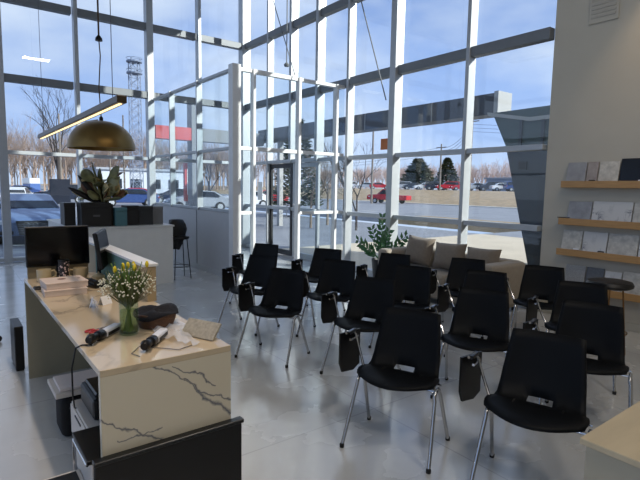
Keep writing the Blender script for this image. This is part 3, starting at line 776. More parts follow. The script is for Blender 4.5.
# a little dark side chair/speaker stack near plant
# ------------------------------------------------------------------ sample shelves on the right wall
oak = mat('oak_wood', (176, 136, 86), .5, noise=.14, nscale=6, stretch=(6, 1, 20))
smats = {'grey': stone('grey_stone', (150, 150, 152), 0, 10), 'pinkish': stone('taupe_stone', (156, 146, 140), 0, 14), 'black': mat('black_stone', (20, 22, 27), .25),
         'white': marble_mat('white_marble', (205, 203, 198), (120, 120, 124), 6, .2, .05), 'speck': stone('granite', (150, 150, 148), 0, 70), 'cream': stone('cream_stone', (190, 186, 176), 0, 20), 'dark': stone('dark_granite', (92, 94, 96), 0, 60)}
shelves = [(1.785, 'topmost', [('grey', .25, .30), ('pinkish', .14, .30), ('cream', .24, .30), ('black', .31, .33), ('black', .30, .33), ('cream', .3, .3)]),
           (1.31, 'second from the top', [('grey', .30, .28), ('white', .46, .29), ('cream', .40, .29), ('white', .4, .29)]),
           (.915, 'third from the top', [('cream', .26, .30), ('white', .30, .30), ('cream', .34, .30), ('white', .4, .3)]),
           (.47, 'lowest', [('speck', .26, .30), ('dark', .22, .30), ('white', .20, .28), ('cream', .3, .3)])]
cn = {'grey': 'brushed grey', 'pinkish': 'taupe', 'black': 'glossy black', 'white': 'white veined', 'speck': 'speckled grey', 'cream': 'cream', 'dark': 'dark grey'}
posw = ['first from the left', 'second from the left', 'third from the left', 'fourth from the left', 'fifth from the left', 'sixth from the left']
for si, (z, nm, its) in enumerate(shelves):
    yL = 3.19 if si != 3 else 3.12
    sh = thing('wall_shelf', 'light oak picture ledge, %s on the right wall' % nm, 'shelf', (XR, 2.3, z), 0, 'oak ledges on the right wall')
    y0r, y1r = -1.4, yL-2.3
    MB().box(-.12, -.001, y0r, y1r, -.085, -.06, .002).build('board', oak, sh)
    MB().box(-.135, -.12, y0r, y1r, -.085, .0, .002).build('front_lip', oak, sh)
    MB().box(-.02, -.001, y0r, y1r, -.0595, -.02).build('back_rail', oak, sh)
    y = yL-.02-(.05 if si == 1 else 0)
    for k, (mm, w, h) in enumerate(its):
        o = thing('stone_sample', '%s stone slab, %s, on the %s oak ledge' % (cn[mm], posw[k], nm.replace('second from the top', 'second highest').replace('third from the top', 'third highest')), 'stone sample', (XR-.07, y-w/2, z-.0595), 0, 'stone samples on the ledges')
        Mt = Matrix.Rotation(.19, 4, 'Y')
        MB().box(-.006, .006, -w/2+.006, w/2-.006, 0, h, .0015, M=Mt).build('slab', smats[mm], o)
        if k in (1, 3) and si == 0 or (si == 2 and k in (0, 1)):
            MB().box(-.026, -.0135, -w/2+.02, -w/2+.09, .055, .07, M=Mt).build('name_tag', black_pl if k == 1 else tm, o)
        y -= w
        if y < .8: break
# round stool by the wall
rs = thing('round_stool', 'round stool with padded black seat and thin brass legs below the shelves', 'stool', (5.46, 2.17, 0))
MB().lathe([(0, .665), (.19, .665), (.215, .68), (.22, .70), (.205, .73), (.16, .74), (0, .742)], (0, 0, 0), 36).build('seat', mat('black_leather', (18, 17, 18), .45, bump=.3, nscale=14), rs, smooth=True)
bl = mat('brass_rod', (150, 112, 72), .35, 1.)
for k in range(3):
    a = math.radians(k*120+20)
    MB().tube([(.14*math.cos(a), .14*math.sin(a), .665), (.21*math.cos(a), .21*math.sin(a), 0)], .009, 8).build('leg', bl, rs)
MB().tube([(.187*math.cos(t), .187*math.sin(t), .2) for t in [k*2*PI/24 for k in range(25)]], .007, 6).build('footrest_ring', bl, rs, smooth=True)
# black round thing handled: small wall device between shelves
wd = thing('tape_dispenser', 'small black and clear holder on the left end of the second oak ledge', 'holder', (XR-.08, 3.12, 1.311))
MB().box(-.03, .03, -.04, .10, 0, .008).build('arm', black_pl, wd)
MB().box(-.025, .025, .02, .095, -.07, -.0005, .004).build('holder_body', mat('pale_plastic', (170, 170, 166), .4), wd)
# near counter at the right edge
nc = thing('wooden_counter', 'pale wooden counter corner at the bottom right of the view', 'counter', (0, 0, 0))
wood = mat('bleached_wood', (196, 178, 146), .45, noise=.08, nscale=3, stretch=(1, 7, 1))
MB().box(1.51, 3.3, -1.2, .65, .88, .90, .002).build('top', wood, nc)
MB().box(1.525, 3.29, -1.19, .635, 0, .8795).build('body', mat('beige_laminate', (178, 168, 146), .5), nc)
# chair at far left edge: castors visible only
oc = thing('office_chair', 'black swivel office chair mostly outside the left edge of the view', 'chair', (.06, 5.86, 0))
MB().tube([(0, 0, .12), (0, 0, .44)], .025, 12).build('column', chrome, oc)
MB().box(-.24, .24, -.24, .24, .44, .52, .03, seg=3).build('seat', black_pl, oc, smooth=True)
MB().box(-.29, -.24, -.22, .22, .55, 1.0, .02, seg=3).build('backrest', black_pl, oc, smooth=True)
for k in range(5):
    a = k*2*PI/5+.25
    lg = MB().tube([(0, 0, .12), (.29*math.cos(a), .29*math.sin(a), .075)], [.03, .016], 8).build('base_arm', black_pl, oc)
    Mw = Matrix.Translation((.30*math.cos(a), .30*math.sin(a), .034)) @ Matrix.Rotation(a, 4, 'Z') @ Matrix.Rotation(PI/2, 4, 'X')
    MB().lathe([(0, -.022), (.03, -.022), (.034, -.01), (.034, .01), (.03, .022), (0, .022)], (0, 0, 0), 16, M=Mw).build('castor', black_rub, lg)
# suspended fixture + cables in the corner
hf = thing('hanging_sensor', 'small grey pendant sensor on a rod high in front of the glass wall', 'sensor', (5.9, 9.02, 4.18))
MB().lathe([(0, 0), (.05, .01), (.06, .05), (.02, .09), (0, .09)], (0, 0, 0), 14).build('head', alu_dark, hf, smooth=True)
MB().tube([(0, 0, .09), (0, 0, ZC-4.18)], .012, 6).build('rod', alu_dark, hf)
for (a, b, lab) in (((5.9, 9.59, 5.7), (5.9, 8.70, 3.96), 'thin slanting cable high above the glass vestibule'), ((5.9, 6.69, 4.89), (5.9, 6.0, 3.11), 'thin slanting cable crossing the upper panes right of the vestibule')):
    A, B = Vector(a), Vector(b); A2 = A+(A-B)*((ZC-A.z)/(A.z-B.z))
    tag(MB().tube([A2, B], .011, 6).build('stay_cable', alu_dark), lab, 'cable', 'stay cables by the glass wall')

# ------------------------------------------------------------------ exterior
GZ = -.15
asph = mat('asphalt', (128, 132, 140), .85, noise=.12, nscale=.6)
conc = mat('pale_pavement', (196, 184, 164), .9, noise=.08, nscale=.7)
grass_m = mat('dry_grass', (148, 130, 104), .95, noise=.25, nscale=1.2)
kerb_m = mat('kerb_concrete', (208, 206, 200), .9)
def ground(name, x0, x1, y0, y1, z0, m, z1=None):
    z1 = z0 if z1 is None else z1
    q = MB(); P = [(x0, y0, z0), (x1, y0, z1), (x1, y1, z1), (x0, y1, z0)]
    a = [q.bm.verts.new(p) for p in P]; b = [q.bm.verts.new((p[0], p[1], p[2]-.3)) for p in P]
    q.bm.faces.new(a); q.bm.faces.new(b[::-1])
    for i in range(4): q.bm.faces.new((a[i], a[(i+1) % 4], b[(i+1) % 4], b[i]))
    return struct(q.build(name, m))
ground('parking_lot', -80, 17.5, YF+.14, 400, GZ, asph)
ground('pavement', XR+.31, 17.5, -60, YF+.13, GZ, conc)
ground('driveway', 17.51, 21.3, -60, YF+.13, GZ, asph)
ground('lawn_strip', 21.31, 25.5, -60, 22, GZ+.02, grass_m)
ground('driveway_end', 21.31, 25.5, 22.01, 400, GZ, asph)
ground('road', 25.51, 45, -60, 400, GZ, asph)
ground('kerb', 45.01, 45.6, -60, 400, GZ+.1, kerb_m)
ground('grass_bank', 45.61, 71, -60, 400, GZ+.05, grass_m, 1.5)
ground('upper_lot', 71.01, 115, -60, 400, 1.5, asph)
ground('far_field', 115.01, 400, -100, 500, 1.4, grass_m)

# canopy building outside
dk = mat('dark_grey_cladding', (62, 66, 72), .55, noise=.05); lt = mat('light_grey_cladding', (150, 152, 152), .6)
cn_ = thing('entrance_canopy', 'long dark grey flat canopy beam outside the right glass wall', 'canopy', (0, 0, 0))
MB().box(11.9, 12.5, 7.98, 20.6, 3.70, 4.26).build('fascia', dk, cn_)
MB().box(11.88, 12.52, 7.84, 7.97, 3.66, 4.30).build('end_cap', lt, cn_)
for y in (19,): MB().box(12.1, 12.3, y, y+.2, GZ, 3.70).build('column', lt, cn_)
pj = MB()
for y in (8.6, 10.1, 11.6, 13.1, 14.6): pj.box(11.885, 11.899, y, y+.03, 3.70, 4.26)
pj.build('panel_joints', lt, cn_)
sw = thing('slanted_building_wing', 'dark grey building wing with a slanted edge outside next to the right wall', 'building', (0, 0, 0))
MB().prism([(6.34, 2.62), (5.60, GZ), (-3, GZ), (-3, 2.62)], 'x', 10, 12).build('lower_wall', mat('slate_cladding', (42, 48, 55), .6), sw)
MB().prism([(6.74, 3.40), (6.35, 2.621), (-3, 2.621), (-3, 3.5)], 'x', 10.02, 12).build('upper_glazing', mat('greenish_glazing', (70, 82, 82), .3), sw)
MB().prism([(6.84, 3.42), (6.82, 3.34), (5.8, 3.13), (-3, 3.26), (-3, 3.34), (5.8, 3.21)], 'x', 9.96, 10.015).build('edge_trim', lt, sw)
for y in (6.0, 5.5): MB().box(9.97, 10.015, y-.03, y+.03, 2.63, 3.18).build('glazing_bar', dk, sw)
MB().box(9.95, 9.995, 5.8, 5.98, 2.1, 2.28).build('wall_light', black_pl, sw)
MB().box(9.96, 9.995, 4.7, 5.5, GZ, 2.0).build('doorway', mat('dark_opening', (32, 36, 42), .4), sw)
# red and grey portal
po = thing('portal_gateway', 'grey gateway column and beam with a red band outside beyond the vestibule', 'gateway', (0, 0, 0))
redc = mat('red_cladding', (172, 40, 44), .5)
MB().box(8.36, 8.72, 20, 20.5, GZ, 5.3).build('column', mat('mid_grey_cladding', (112, 116, 120), .6), po)
MB().box(6.85, 8.36, 20.02, 20.5, 3.52, 4.04).build('red_band', redc, po)
MB().box(8.72, 11.88, 20.02, 20.5, 3.52, 4.06).build('grey_beam', mat('mid_grey_cladding', (112, 116, 120), .6), po)
rsn = thing('red_sign', 'upright narrow red sign beside the grey gateway column', 'sign', (0, 0, 0))
MB().box(8.84, 9.08, 22, 22.2, .9, 2.66).build('panel', redc, rsn)
MB().box(8.94, 8.98, 21.97, 21.999, 1.2, 2.4).build('lettering', mat('sign_white', (230, 226, 224), .5), rsn)
MB().box(8.9, 9.02, 22.05, 22.15, GZ, .9).build('post', lt, rsn)

# cars
def make_car(label, color_mat, name='parked_car', kind='sedan', loc=(0, 0, 0), rz=0, group=None, detail=False):
    r = thing(name, label, 'car', loc, rz, group)
    if kind == 'suv': pr0 = [(-2.2, .35), (-2.25, .7), (-2.2, 1.0), (-2.05, 1.62), (-1.7, 1.68), (.35, 1.66), (1.05, 1.05), (2.05, .95), (2.25, .75), (2.25, .35)]
    elif kind == 'truck': pr0 = [(-2.6, .45), (-2.6, 1.0), (-.7, 1.02), (-.6, 1.7), (.6, 1.72), (1.2, 1.1), (2.4, 1.02), (2.55, .8), (2.55, .45)]
    else: pr0 = [(-2.2, .3), (-2.28, .65), (-2.2, .95), (-1.75, 1.02), (-1.1, 1.38), (-.6, 1.43), (.3, 1.42), (1.05, 1.0), (1.95, .86), (2.22, .68), (2.26, .3)]
    m = MB(); W = .92
    def w(z): return W if z < .9 else W-.26*(z-.9)/.5
    def wn_(x, z): return w(z)*(1-.06*max(0, abs(x)-1.8)/.45)
    rings = []
    for (x, z) in pr0: rings.append([(x, -wn_(x, z)*.97, z), (x, wn_(x, z)*.97, z)])
    vs_ = [[m.bm.verts.new(p) for p in q] for q in rings]; n = len(vs_)
    for i in range(n):
        a, b = vs_[i], vs_[(i+1) % n]; m.bm.faces.new((a[0], a[1], b[1], b[0]))
    m.bm.faces.new([v[0] for v in vs_]); m.bm.faces.new([v[1] for v in vs_][::-1])
    bd = m.build('car_body', color_mat, r, smooth=True)
    md = bd.modifiers.new('bev', 'BEVEL'); md.width = .05; md.segments = 3; md.limit_method = 'ANGLE'; md.angle_limit = .5
    dg = mat('car_glass', (30, 36, 44), .08)
    # glazing slightly proud of the cabin
    sw_ = MB()
    if kind == 'sedan': ws = [(.28, 1.38), (1.0, 1.02)]; rw = [(-1.12, 1.36), (-1.68, 1.05)]; sg = [(-1.45, 1.02), (-1.05, 1.33), (-.6, 1.37), (.25, 1.37), (.85, 1.02)]
    elif kind == 'suv': ws = [(.42, 1.6), (1.0, 1.1)]; rw = [(-2.06, 1.55), (-2.18, 1.12)]; sg = [(-2.0, 1.1), (-1.88, 1.58), (.3, 1.58), (.85, 1.1)]
    else: ws = [(.66, 1.64), (1.15, 1.15)]; rw = [(-.63, 1.6), (-.7, 1.15)]; sg = [(-.6, 1.1), (-.52, 1.63), (.55, 1.63), (1.0, 1.12)]
    for (A, B), nm, off in ((ws, 'windshield', .02), (rw, 'rear_window', -.02)):
        q = MB(); a0 = w(A[1])-.08; b0 = w(B[1])-.06
        q.quad((A[0]+off, -a0, A[1]+.015), (A[0]+off, a0, A[1]+.015), (B[0]+off, b0, B[1]+.015), (B[0]+off, -b0, B[1]+.015))
        q.build(nm, dg, r, solid=.01)
    for s_ in (1, -1):
        q = MB(); q.bm.faces.new([q.bm.verts.new((x, s_*(w(z)*.97+.01), z)) for x, z in sg]); q.build('side_window', dg, r, solid=.01)
    for x in (-1.4, 1.4):
        for s_ in (1, -1):
            Mw = Matrix.Translation((x, s_*.84, .33)) @ Matrix.Rotation(PI/2, 4, 'X')
            wh = MB().lathe([(0, -.1), (.30, -.1), (.33, -.07), (.33, .07), (.30, .1), (0, .1)], (0, 0, 0), 20, M=Mw).build('wheel', black_rub, r, smooth=True)
            Mw2 = Matrix.Translation((x, s_*(.84+.101), .33)) @ Matrix.Rotation(PI/2, 4, 'X')
            MB().lathe([(0, -.004), (.2, -.004), (.2, .004), (0, .004)], (0, 0, 0), 14, M=Mw2).build('rim', alu, wh)
    for s_ in (1, -1):
        zh = .66 if kind == 'sedan' else .8
        MB().box(2.12, 2.262, s_*.74-.17, s_*.74+.17, zh-.04, zh+.08, .02).build('headlight', mat('headlight', (225, 230, 236), .15), r)
        MB().box(-2.275, -2.15, s_*.74-.15, s_*.74+.15, zh+.02, zh+.14, .02).build('taillight', mat('taillight', (150, 24, 26), .3), r)
    if detail:
        MB().prism([(-.42, .72), (.42, .72), (.34, .32), (-.34, .32)], 'x', 2.2, 2.285).build('grille', mat('grille_black', (26, 28, 32), .5), r)
        br_ = MB()
        for k in range(5): br_.box(2.286, 2.292, -.38+.02*k*0, .38, .38+k*.06, .39+k*.06)
        br_.build('grille_bars', chrome, r)
        rg = MB()
        for k in range(4): rg.tube([(2.30, -.165+.11*k+.07*math.cos(a), .60+.07*math.sin(a)) for a in [t*2*PI/20 for t in range(21)]], .009, 6)
        rg.build('emblem', chrome, r, smooth=True)
        for s_ in (1, -1): MB().box(2.1, 2.285, s_*.66-.18, s_*.66+.18, .34, .44, .01).build('air_intake', mat('grille_black', (26, 28, 32), .5), r)
        for s_ in (1, -1): MB().ell((.75, s_*1.0, .98), (.07, .11, .07), 2).build('wing_mirror', color_mat, r, smooth=True)
        MB().tube([(2.0, 0, .0), (2.0, 0, .001)], .001, 3).bm.free()
    return r
def paint(name, c): return mat('paint_'+name, c, .2, .3)
silverb = paint('silver_blue', (112, 132, 166)); whitep = paint('white', (226, 228, 230)); darkp = paint('dark', (44, 50, 62)); redp = paint('red', (186, 44, 52)); bluep = paint('blue', (52, 74, 124)); silp = paint('silver', (168, 172, 178))
make_car('silver blue saloon car parked nose to the glass, four interlocked rings on its grille', silverb, detail=True, loc=(2.05, 18.2, GZ), rz=-PI/2-.06)
g1 = 'cars parked in the lot outside the far glass wall'
make_car('white saloon parked behind the silver blue car', whitep, loc=(4.1, 43.1, GZ), rz=-PI/2-.25, group=g1)
make_car('dark blue car parked at the right of the white saloon', darkp, kind='suv', loc=(8.236, 49.450, GZ), rz=PI*.94, group=g1)
make_car('small blue car under the brown twigs, far left behind the glass', bluep, loc=(6.514, 66.271, GZ), rz=PI, group=g1)
make_car('red car beyond the right end of the counter island', redp, loc=(14.694, 50.113, GZ), rz=PI*.95, group=g1)
make_car('blue car standing in front of the distant red car', bluep, loc=(11.9, 41.5, GZ), rz=PI*.95, group=g1)
make_car('dark car seen through the left vestibule panes, left of the red sign', darkp, loc=(17.6, 46.5, GZ), rz=PI*.9, group=g1)
make_car('white car seen through the vestibule just left of the white post', whitep, loc=(19.989, 36.904, GZ), rz=PI*.92, group=g1)
make_car('small red car seen through the vestibule beside the white post', redp, loc=(26.298, 43.988, GZ), rz=PI*.9, group=g1)
make_car('silver car seen through the vestibule behind the red sign', silp, loc=(14.2, 33.0, GZ), rz=PI*.92, group=g1)
# pickup passing on the road
make_car('red pickup truck on the road outside the glass, beside the thick mullion', redp, name='pickup_truck', kind='truck', loc=(42.314, 42.069, GZ), rz=PI*.5+.35)
g2 = 'cars in the distant raised lot beyond the grass bank'
protos = {}
far = [(84, 'white', whitep, 'suv'), (80, 'silver', silp, 'sedan'), (75.5, 'red', redp, 'sedan'), (69.2, 'silver', silp, 'suv'), (66, 'dark', darkp, 'sedan'), (63, 'white', whitep, 'sedan'), (60.3, 'dark', darkp, 'suv'), (57.5, 'red', redp, 'suv'), (54.2, 'red', redp, 'sedan'), (51.5, 'silver', silp, 'sedan'), (48.6, 'dark', darkp, 'suv'), (46, 'white', whitep, 'sedan'), (43.4, 'blue', bluep, 'suv'), (40.5, 'blue', bluep, 'sedan')]
places = ['left of the distant red pair', 'between the white one and the red one', 'just left of the thick mullion', 'below the left evergreen tree', 'between the two evergreens, left one', 'between the two evergreens, right one', 'below the right evergreen', 'right beside the utility pole', 'just left of the middle mullion', 'hidden mostly by the middle mullion', 'just right of the middle mullion', 'second right of the middle mullion', 'third right of the middle mullion', 'nearest the slanted wing']
for (y, cname, cm, kd), plc in zip(far, places):
    lab = '%s car in the distant lot, %s' % (cname, plc)
    key = (cname, kd); ang = PI*.5+rnd.choice((0, PI))*1.0 + .9
    if key not in protos: protos[key] = make_car(lab, cm, kind=kd, loc=(77, y*1.04+1.0, 1.5), rz=ang, group=g2)
    else: dup(protos[key], (77, y*1.04+1.0, 1.5), ang, lab, g2)

# distant low building, white house, truck
db = thing('low_building', 'long flat blue grey building far beyond the raised parking lot', 'building', (0, 0, 0))
MB().box(106, 112, 48, 72, 1.4, 4.4).build('walls', mat('blue_grey_wall', (122, 136, 160), .7), db)
MB().box(105.5, 112.5, 47.5, 72.5, 4.4, 4.7).build('roof', mat('roof_grey', (140, 146, 156), .7), db)
for k in range(6): MB().box(105.9, 105.99, 49.5+k*3.6, 51.5+k*3.6, 2.2, 3.4).build('window', mat('car_glass', (30, 36, 44), .08), db)
wb = thing('warehouse', 'pale grey low warehouse behind the cars, seen through the vestibule', 'building', (0, 0, 0))
MB().box(22, 42, 95, 105, GZ, 4.2).build('walls', mat('pale_wall', (178, 184, 194), .7), wb)
MB().box(21.5, 42.5, 94.5, 105.5, 4.2, 4.6).build('roof', mat('roof_grey', (140, 146, 156), .7), wb)
for k in range(5): MB().box(24+k*3.6, 26+k*3.6, 94.9, 94.99, .8, 2.6).build('window', mat('car_glass', (30, 36, 44), .08), wb)
wt = thing('box_truck', 'blue and white box truck standing far off under the bare trees', 'truck', (10.6, 88, GZ), -PI/2+.25)
MB().box(-2.2, 2.2, -1.2, 1.2, .7, 2.2, .05).build('lower_box', paint('mid_blue', (84, 112, 168)), wt)
MB().box(-2.0, 2.0, -1.2, 1.2, 2.25, 3.4, .05).build('upper_box', whitep, wt)
for x in (-1.4, 1.4):
    for s_ in (1, -1):
        MB().lathe([(0, -.12), (.42, -.12), (.42, .12), (0, .12)], (0, 0, 0), 16, M=Matrix.Translation((x, s_*1.05, .42)) @ Matrix.Rotation(PI/2, 4, 'X')).build('wheel', black_rub, wt)
wt.scale = (.62, .62, .72)
ds = thing('notice_board', 'dark blue notice board on posts outside, left of the leaf arrangement', 'sign', (3.662, 22.153, GZ))
MB().box(-.37, .37, -.04, .04, .95, 1.95, .01).build('board', mat('navy_board', (22, 30, 46), .6, spec=.2), ds)
for x in (-.22, .22): MB().box(x-.04, x+.04, -.03, .03, 0, .949).build('post', dk, ds)

# floodlight / pylon tower
tw_ = thing('lattice_tower', 'tall steel lattice tower with platforms behind the bare trees', 'tower', (19.65, 65, GZ))
mtw = mat('tower_steel', (104, 116, 138), .6)
m_ = MB(); h = 17.4
for sx in (1, -1):
    for sy in (1, -1): m_.tube([(.65*sx, .65*sy, 0), (.55*sx, .55*sy, h)], .06, 4)
nseg = 16
for k in range(nseg):
    za, zb = h*k/nseg, h*(k+1)/nseg
    for s_ in (1, -1):
        m_.tube([(-.6, s_*.6, za), (.6, s_*.6, zb)], .035, 3); m_.tube([(.6, s_*.6, za), (-.6, s_*.6, zb)], .035, 3)
        m_.tube([(s_*.6, -.6, za), (s_*.6, .6, zb)], .035, 3); m_.tube([(-.6, s_*.6, zb), (.6, s_*.6, zb)], .04, 4)
m_.build('lattice', mtw, tw_)
for z in (15.6, 17.0):
    MB().lathe([(0, z), (.95, z), (.95, z+.18), (0, z+.18)], (0, 0, 0), 14).build('platform', mtw, tw_)
    MB().tube([(.95*math.cos(t), .95*math.sin(t), z+.5) for t in [q*PI/7 for q in range(15)]], .03, 4).build('railing', mtw, tw_)
# poles
wood_p = mat('pole_wood', (120, 112, 104), .9)
def pole(x, y, z0, h, r, label, arm=True, kind='utility_pole'):
    t = thing(kind, label, 'pole', (x, y, z0))
    MB().tube([(0, 0, 0), (0, 0, h)], [r, r*.75], 8).build('shaft', wood_p, t)
    if arm: MB().tube([(0, -1.1, h-.6), (0, 1.1, h-.6)], r*.5, 6).build('crossarm', wood_p, t)
    return t
pole(70, 57.0, 1.4, 8.2, .17, 'utility pole between the distant red cars and the right evergreen')
pole(40, 42.6, GZ, 9, .13, 'grey pole seen left of the thick mullion through the glass', False, 'lamp_post')
pole(60, 43.5, .9, 11, .15, 'utility pole right beside the middle mullion', True)
pole(18.4, 66, GZ, 10.5, .12, 'thin dark pole among the bare trees right of the brass lamp', False, 'lamp_post')
pole(5.7, 34, GZ, 6, .06, 'thin dark pole among the bare trees left of the brass lamp', False, 'lamp_post')
pole(13.4, 53, GZ, 8, .08, 'thin dark pole seen below the brass lamp dome', False, 'lamp_post')
for k, z in enumerate((9.2, 8.7, 8.15)):
    pts = [(60+10*t, 43.5+13.5*t, 10.9-1.9*t-1.0*4*t*(1-t)-.5*k) for t in [i/8 for i in range(9)]]
    pts2 = [(60-2*t, 43.5-42*t, 10.9-.5*k-1.5*t*(1-t)*4) for t in [i/8 for i in range(9)]]
    pts3 = [(70-8*t, 57+60*t, 9.0-.5*k-2.0*t*(1-t)*4) for t in [i/8 for i in range(9)]]
    tag(MB().tube(pts2[::-1]+pts[1:]+pts3[1:], .028, 4).build('power_line', mat('wire_dark', (70, 76, 90), .6)),
        '%s power line strung between the utility poles' % ('highest', 'middle', 'lowest')[k], 'power line', 'power lines outside')

# trees
bark = mat('bare_bark', (120, 104, 94), .95, noise=.15); barkd = mat('dark_bark', (66, 60, 58), .95)
def branches(m, base, h, rr, levels=4, n0=3, spread=.55, r0=.1, sides=4, lean=(0, 0)):
    def rec(p, d, L, r, lv):
        q = p+d*L
        m.tube([p, q], [r, r*.6], 3 if lv > 0 else sides, caps=False)
        if lv >= levels: return
        for k in range(n0 if lv else n0+1):
            nd = (d+Vector((rr.uniform(-1, 1), rr.uniform(-1, 1), rr.uniform(-.3, .7)))*spread).normalized()
            rec(p+d*L*rr.uniform(.45, 1), nd, L*rr.uniform(.55, .78), r*.52, lv+1)
    rec(Vector(base), Vector((lean[0], lean[1], 1)).normalized(), h*.36, r0, 0)
def woodland(name, spots, label, seed, m_, h0, h1, r0=.12, levels=4):
    rr = random.Random(seed); m = MB()
    for (x, y, z) in spots: branches(m, (x, y, z), rr.uniform(h0, h1), rr, levels, 3, .6, r0)
    return tag(m.build(name, m_), label, 'trees', kind='stuff')
rr = random.Random(31)
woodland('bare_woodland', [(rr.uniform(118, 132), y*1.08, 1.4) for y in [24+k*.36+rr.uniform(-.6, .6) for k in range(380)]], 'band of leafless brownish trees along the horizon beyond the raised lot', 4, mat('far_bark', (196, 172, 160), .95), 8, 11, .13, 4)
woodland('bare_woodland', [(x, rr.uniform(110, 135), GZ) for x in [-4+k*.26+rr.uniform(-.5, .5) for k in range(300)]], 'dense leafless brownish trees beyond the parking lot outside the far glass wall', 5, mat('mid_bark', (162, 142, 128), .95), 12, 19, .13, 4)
def bare_tree(loc, h, label, seed, m_=barkd, r0=.12, lv=5, spread=.6, lean=(0, 0)):
    t = thing('bare_tree', label, 'tree', loc); m = MB(); branches(m, (0, 0, 0), h, random.Random(seed), lv, 3, spread, r0, 6, lean); m.build('branches', m_, t); return t
bare_tree((7.743, 47.110, GZ), 13, 'dark bare tree reaching above the others behind the linear lamp end', 11, r0=.16)
bare_tree((2.6, 46.5, GZ), 9.5, 'bare tree at the left edge of the glass above the parked cars', 12)
bare_tree((16.976, 20.198, GZ), 5.6, 'bare leafless tree close outside the vestibule glass', 13, r0=.09)
bare_tree((13.823, 15.619, GZ), 4.2, 'bare shrub like tree close outside, left of the thick mullion', 14, r0=.06, spread=.8)
bare_tree((17.6, 38.6, GZ), 6, 'bare tree seen through the vestibule beside the white post', 15)
bare_tree((14.6, 18.6, GZ), 4.8, 'dense bare bush outside the right vestibule pane, behind the tall evergreen', 23, mat('pale_twig', (132, 118, 104), .95), r0=.07, lv=6, spread=.85)
bare_tree((12.8, 15.9+1.6, GZ), 4.2, 'dense pale bare bush close outside the entrance door glass', 29, mat('pale_twig', (132, 118, 104), .95), r0=.06, lv=6, spread=.9)
def conifer(loc, h, w, label, seed):
    t = thing('evergreen_tree', label, 'tree', loc); rr = random.Random(seed)
    MB().tube([(0, 0, 0), (0, 0, h*.95)], [.18, .04], 6).build('trunk', barkd, t)
    m = MB(); n = 2400
    for k in range(n):
        tt = rr.random()**1.15; z = h*(.12+.88*tt); R = w*(1-tt)**.75*rr.uniform(.35, 1)+.12; a = rr.uniform(0, 2*PI); s = w*.17
        c = Vector((R*math.cos(a), R*math.sin(a), z)); d1 = Vector((math.cos(a), math.sin(a), rr.uniform(-.2, .5)))*s; d2 = Vector((-math.sin(a), math.cos(a), rr.uniform(-.4, .4)))*s*.5
        m.quad(c-d1*.3, c+d2, c+d1, c-d2)
    m.build('foliage', mat('evergreen', (78, 88, 66), 1., spec=.1, noise=.3, nscale=1), t); return t
conifer((94, 83.5, 1.4), 7.6, 5.2, 'evergreen tree beyond the raised lot, left one of two', 1)
conifer((92, 73, 1.4), 7.4, 3.2, 'evergreen tree beyond the raised lot, right one by the utility pole', 2)
conifer((16.993, 24.688, GZ), 5.8, 1.6, 'dark evergreen close outside the vestibule doors', 3)

# ------------------------------------------------------------------ world + lights
w = bpy.data.worlds.new('sky'); S.world = w; w.use_nodes = True; nt = w.node_tree; nt.nodes.clear()
out = nt.nodes.new('ShaderNodeOutputWorld'); bg = nt.nodes.new('ShaderNodeBackground')
tc = nt.nodes.new('ShaderNodeTexCoord'); sp = nt.nodes.new('ShaderNodeSeparateXYZ'); nt.links.new(tc.outputs['Generated'], sp.inputs[0])
rp = nt.nodes.new('ShaderNodeValToRGB'); e = rp.color_ramp.elements
e[0].position = 0.0; e[0].color = (*lin((150, 165, 190)), 1); e[1].position = .75; e[1].color = (*lin((86, 108, 152)), 1)
x = e.new(.12); x.color = (*lin((134, 154, 190)), 1); x = e.new(.35); x.color = (*lin((110, 132, 174)), 1)
nt.links.new(sp.outputs['Z'], rp.inputs[0])
mp = nt.nodes.new('ShaderNodeMapping'); mp.inputs['Scale'].default_value = (1.0, 1.0, 2.2); mp.inputs['Location'].default_value = (.35, .1, .4)
nt.links.new(tc.outputs['Generated'], mp.inputs[0])
n = nt.nodes.new('ShaderNodeTexNoise'); n.inputs['Scale'].default_value = 2.3; n.inputs['Detail'].default_value = 6; n.inputs['Roughness'].default_value = .5
nt.links.new(mp.outputs[0], n.inputs['Vector'])
cr = nt.nodes.new('ShaderNodeValToRGB'); cr.color_ramp.elements[0].position = .40; cr.color_ramp.elements[1].position = .60
nt.links.new(n.outputs['Fac'], cr.inputs[0])
ml = nt.nodes.new('ShaderNodeMath'); ml.operation = 'MULTIPLY'; ml.inputs[1].default_value = .85; nt.links.new(cr.outputs[0], ml.inputs[0])
mx = nt.nodes.new('ShaderNodeMix'); mx.data_type = 'RGBA'; mx.inputs[7].default_value = (*lin((178, 184, 196)), 1)
nt.links.new(ml.outputs[0], mx.inputs[0]); nt.links.new(rp.outputs[0], mx.inputs[6])
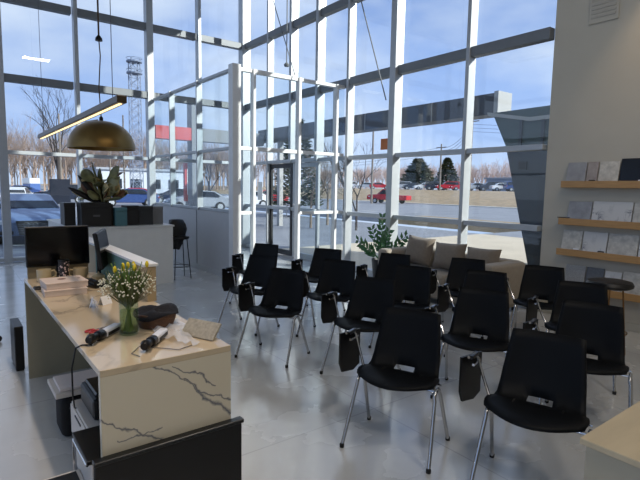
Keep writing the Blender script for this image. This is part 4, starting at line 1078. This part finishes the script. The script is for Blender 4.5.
nt.links.new(mx.outputs[2], bg.inputs[0]); bg.inputs[1].default_value = 1.0
nt.links.new(bg.outputs[0], out.inputs[0])
sl = bpy.data.lights.new('sun', 'SUN'); so_ = bpy.data.objects.new('sun', sl); COL.objects.link(so_)
sl.energy = 3.9; sl.angle = math.radians(.6); sl.color = (1, .94, .84)
sd = Vector((.50, -.75, .43)).normalized()
so_.rotation_euler = sd.to_track_quat('Z', 'Y').to_euler()
def area(name, loc, rot, sx, sy, e, c):
    l = bpy.data.lights.new(name, 'AREA'); l.shape = 'RECTANGLE'; l.size = sx; l.size_y = sy; l.energy = e; l.color = c
    o = bpy.data.objects.new(name, l); COL.objects.link(o); o.location = loc; o.rotation_euler = rot; return o
dk_s = bpy.data.lights.new('ceiling_spot', 'SPOT'); dso = bpy.data.objects.new('ceiling_spot', dk_s); COL.objects.link(dso)
dso.location = (1.0, 2.8, ZC-.08); dso.rotation_euler = Vector((1.7, -.5, 7)).to_track_quat('Z', 'Y').to_euler(); dk_s.energy = 330; dk_s.spot_size = math.radians(50); dk_s.spot_blend = .7; dk_s.color = (1, .82, .66); dk_s.shadow_soft_size = .12
area('fill_light', (0.0, -1.8, ZC-.03), (0, 0, 0), 1.0, .5, 45, (1, .9, .78))  # unseen warm fill lamps added overhead to brighten the interior
area('fill_light', (3.4, -1.2, ZC-.03), (0, 0, 0), 1.0, .5, 40, (1, .9, .78))  # second added fill, also out of view
# spotlight on the right wall
sp_ = bpy.data.lights.new('wall_spot', 'SPOT'); spo = bpy.data.objects.new('wall_spot', sp_); COL.objects.link(spo)
spo.location = (5.9, 1.75, 4.7); sp_.energy = 34; sp_.spot_size = math.radians(58); sp_.spot_blend = .9; sp_.color = (1, .74, .46)
spo.rotation_euler = Vector((5.9-6.45, 1.75-2.1, 4.7-3.2)).to_track_quat('Z', 'Y').to_euler()

vs_ = S.view_settings; vs_.view_transform = 'Standard'; vs_.look = 'None'; vs_.exposure = 1.02; vs_.gamma = 1; vs_.use_curve_mapping = False
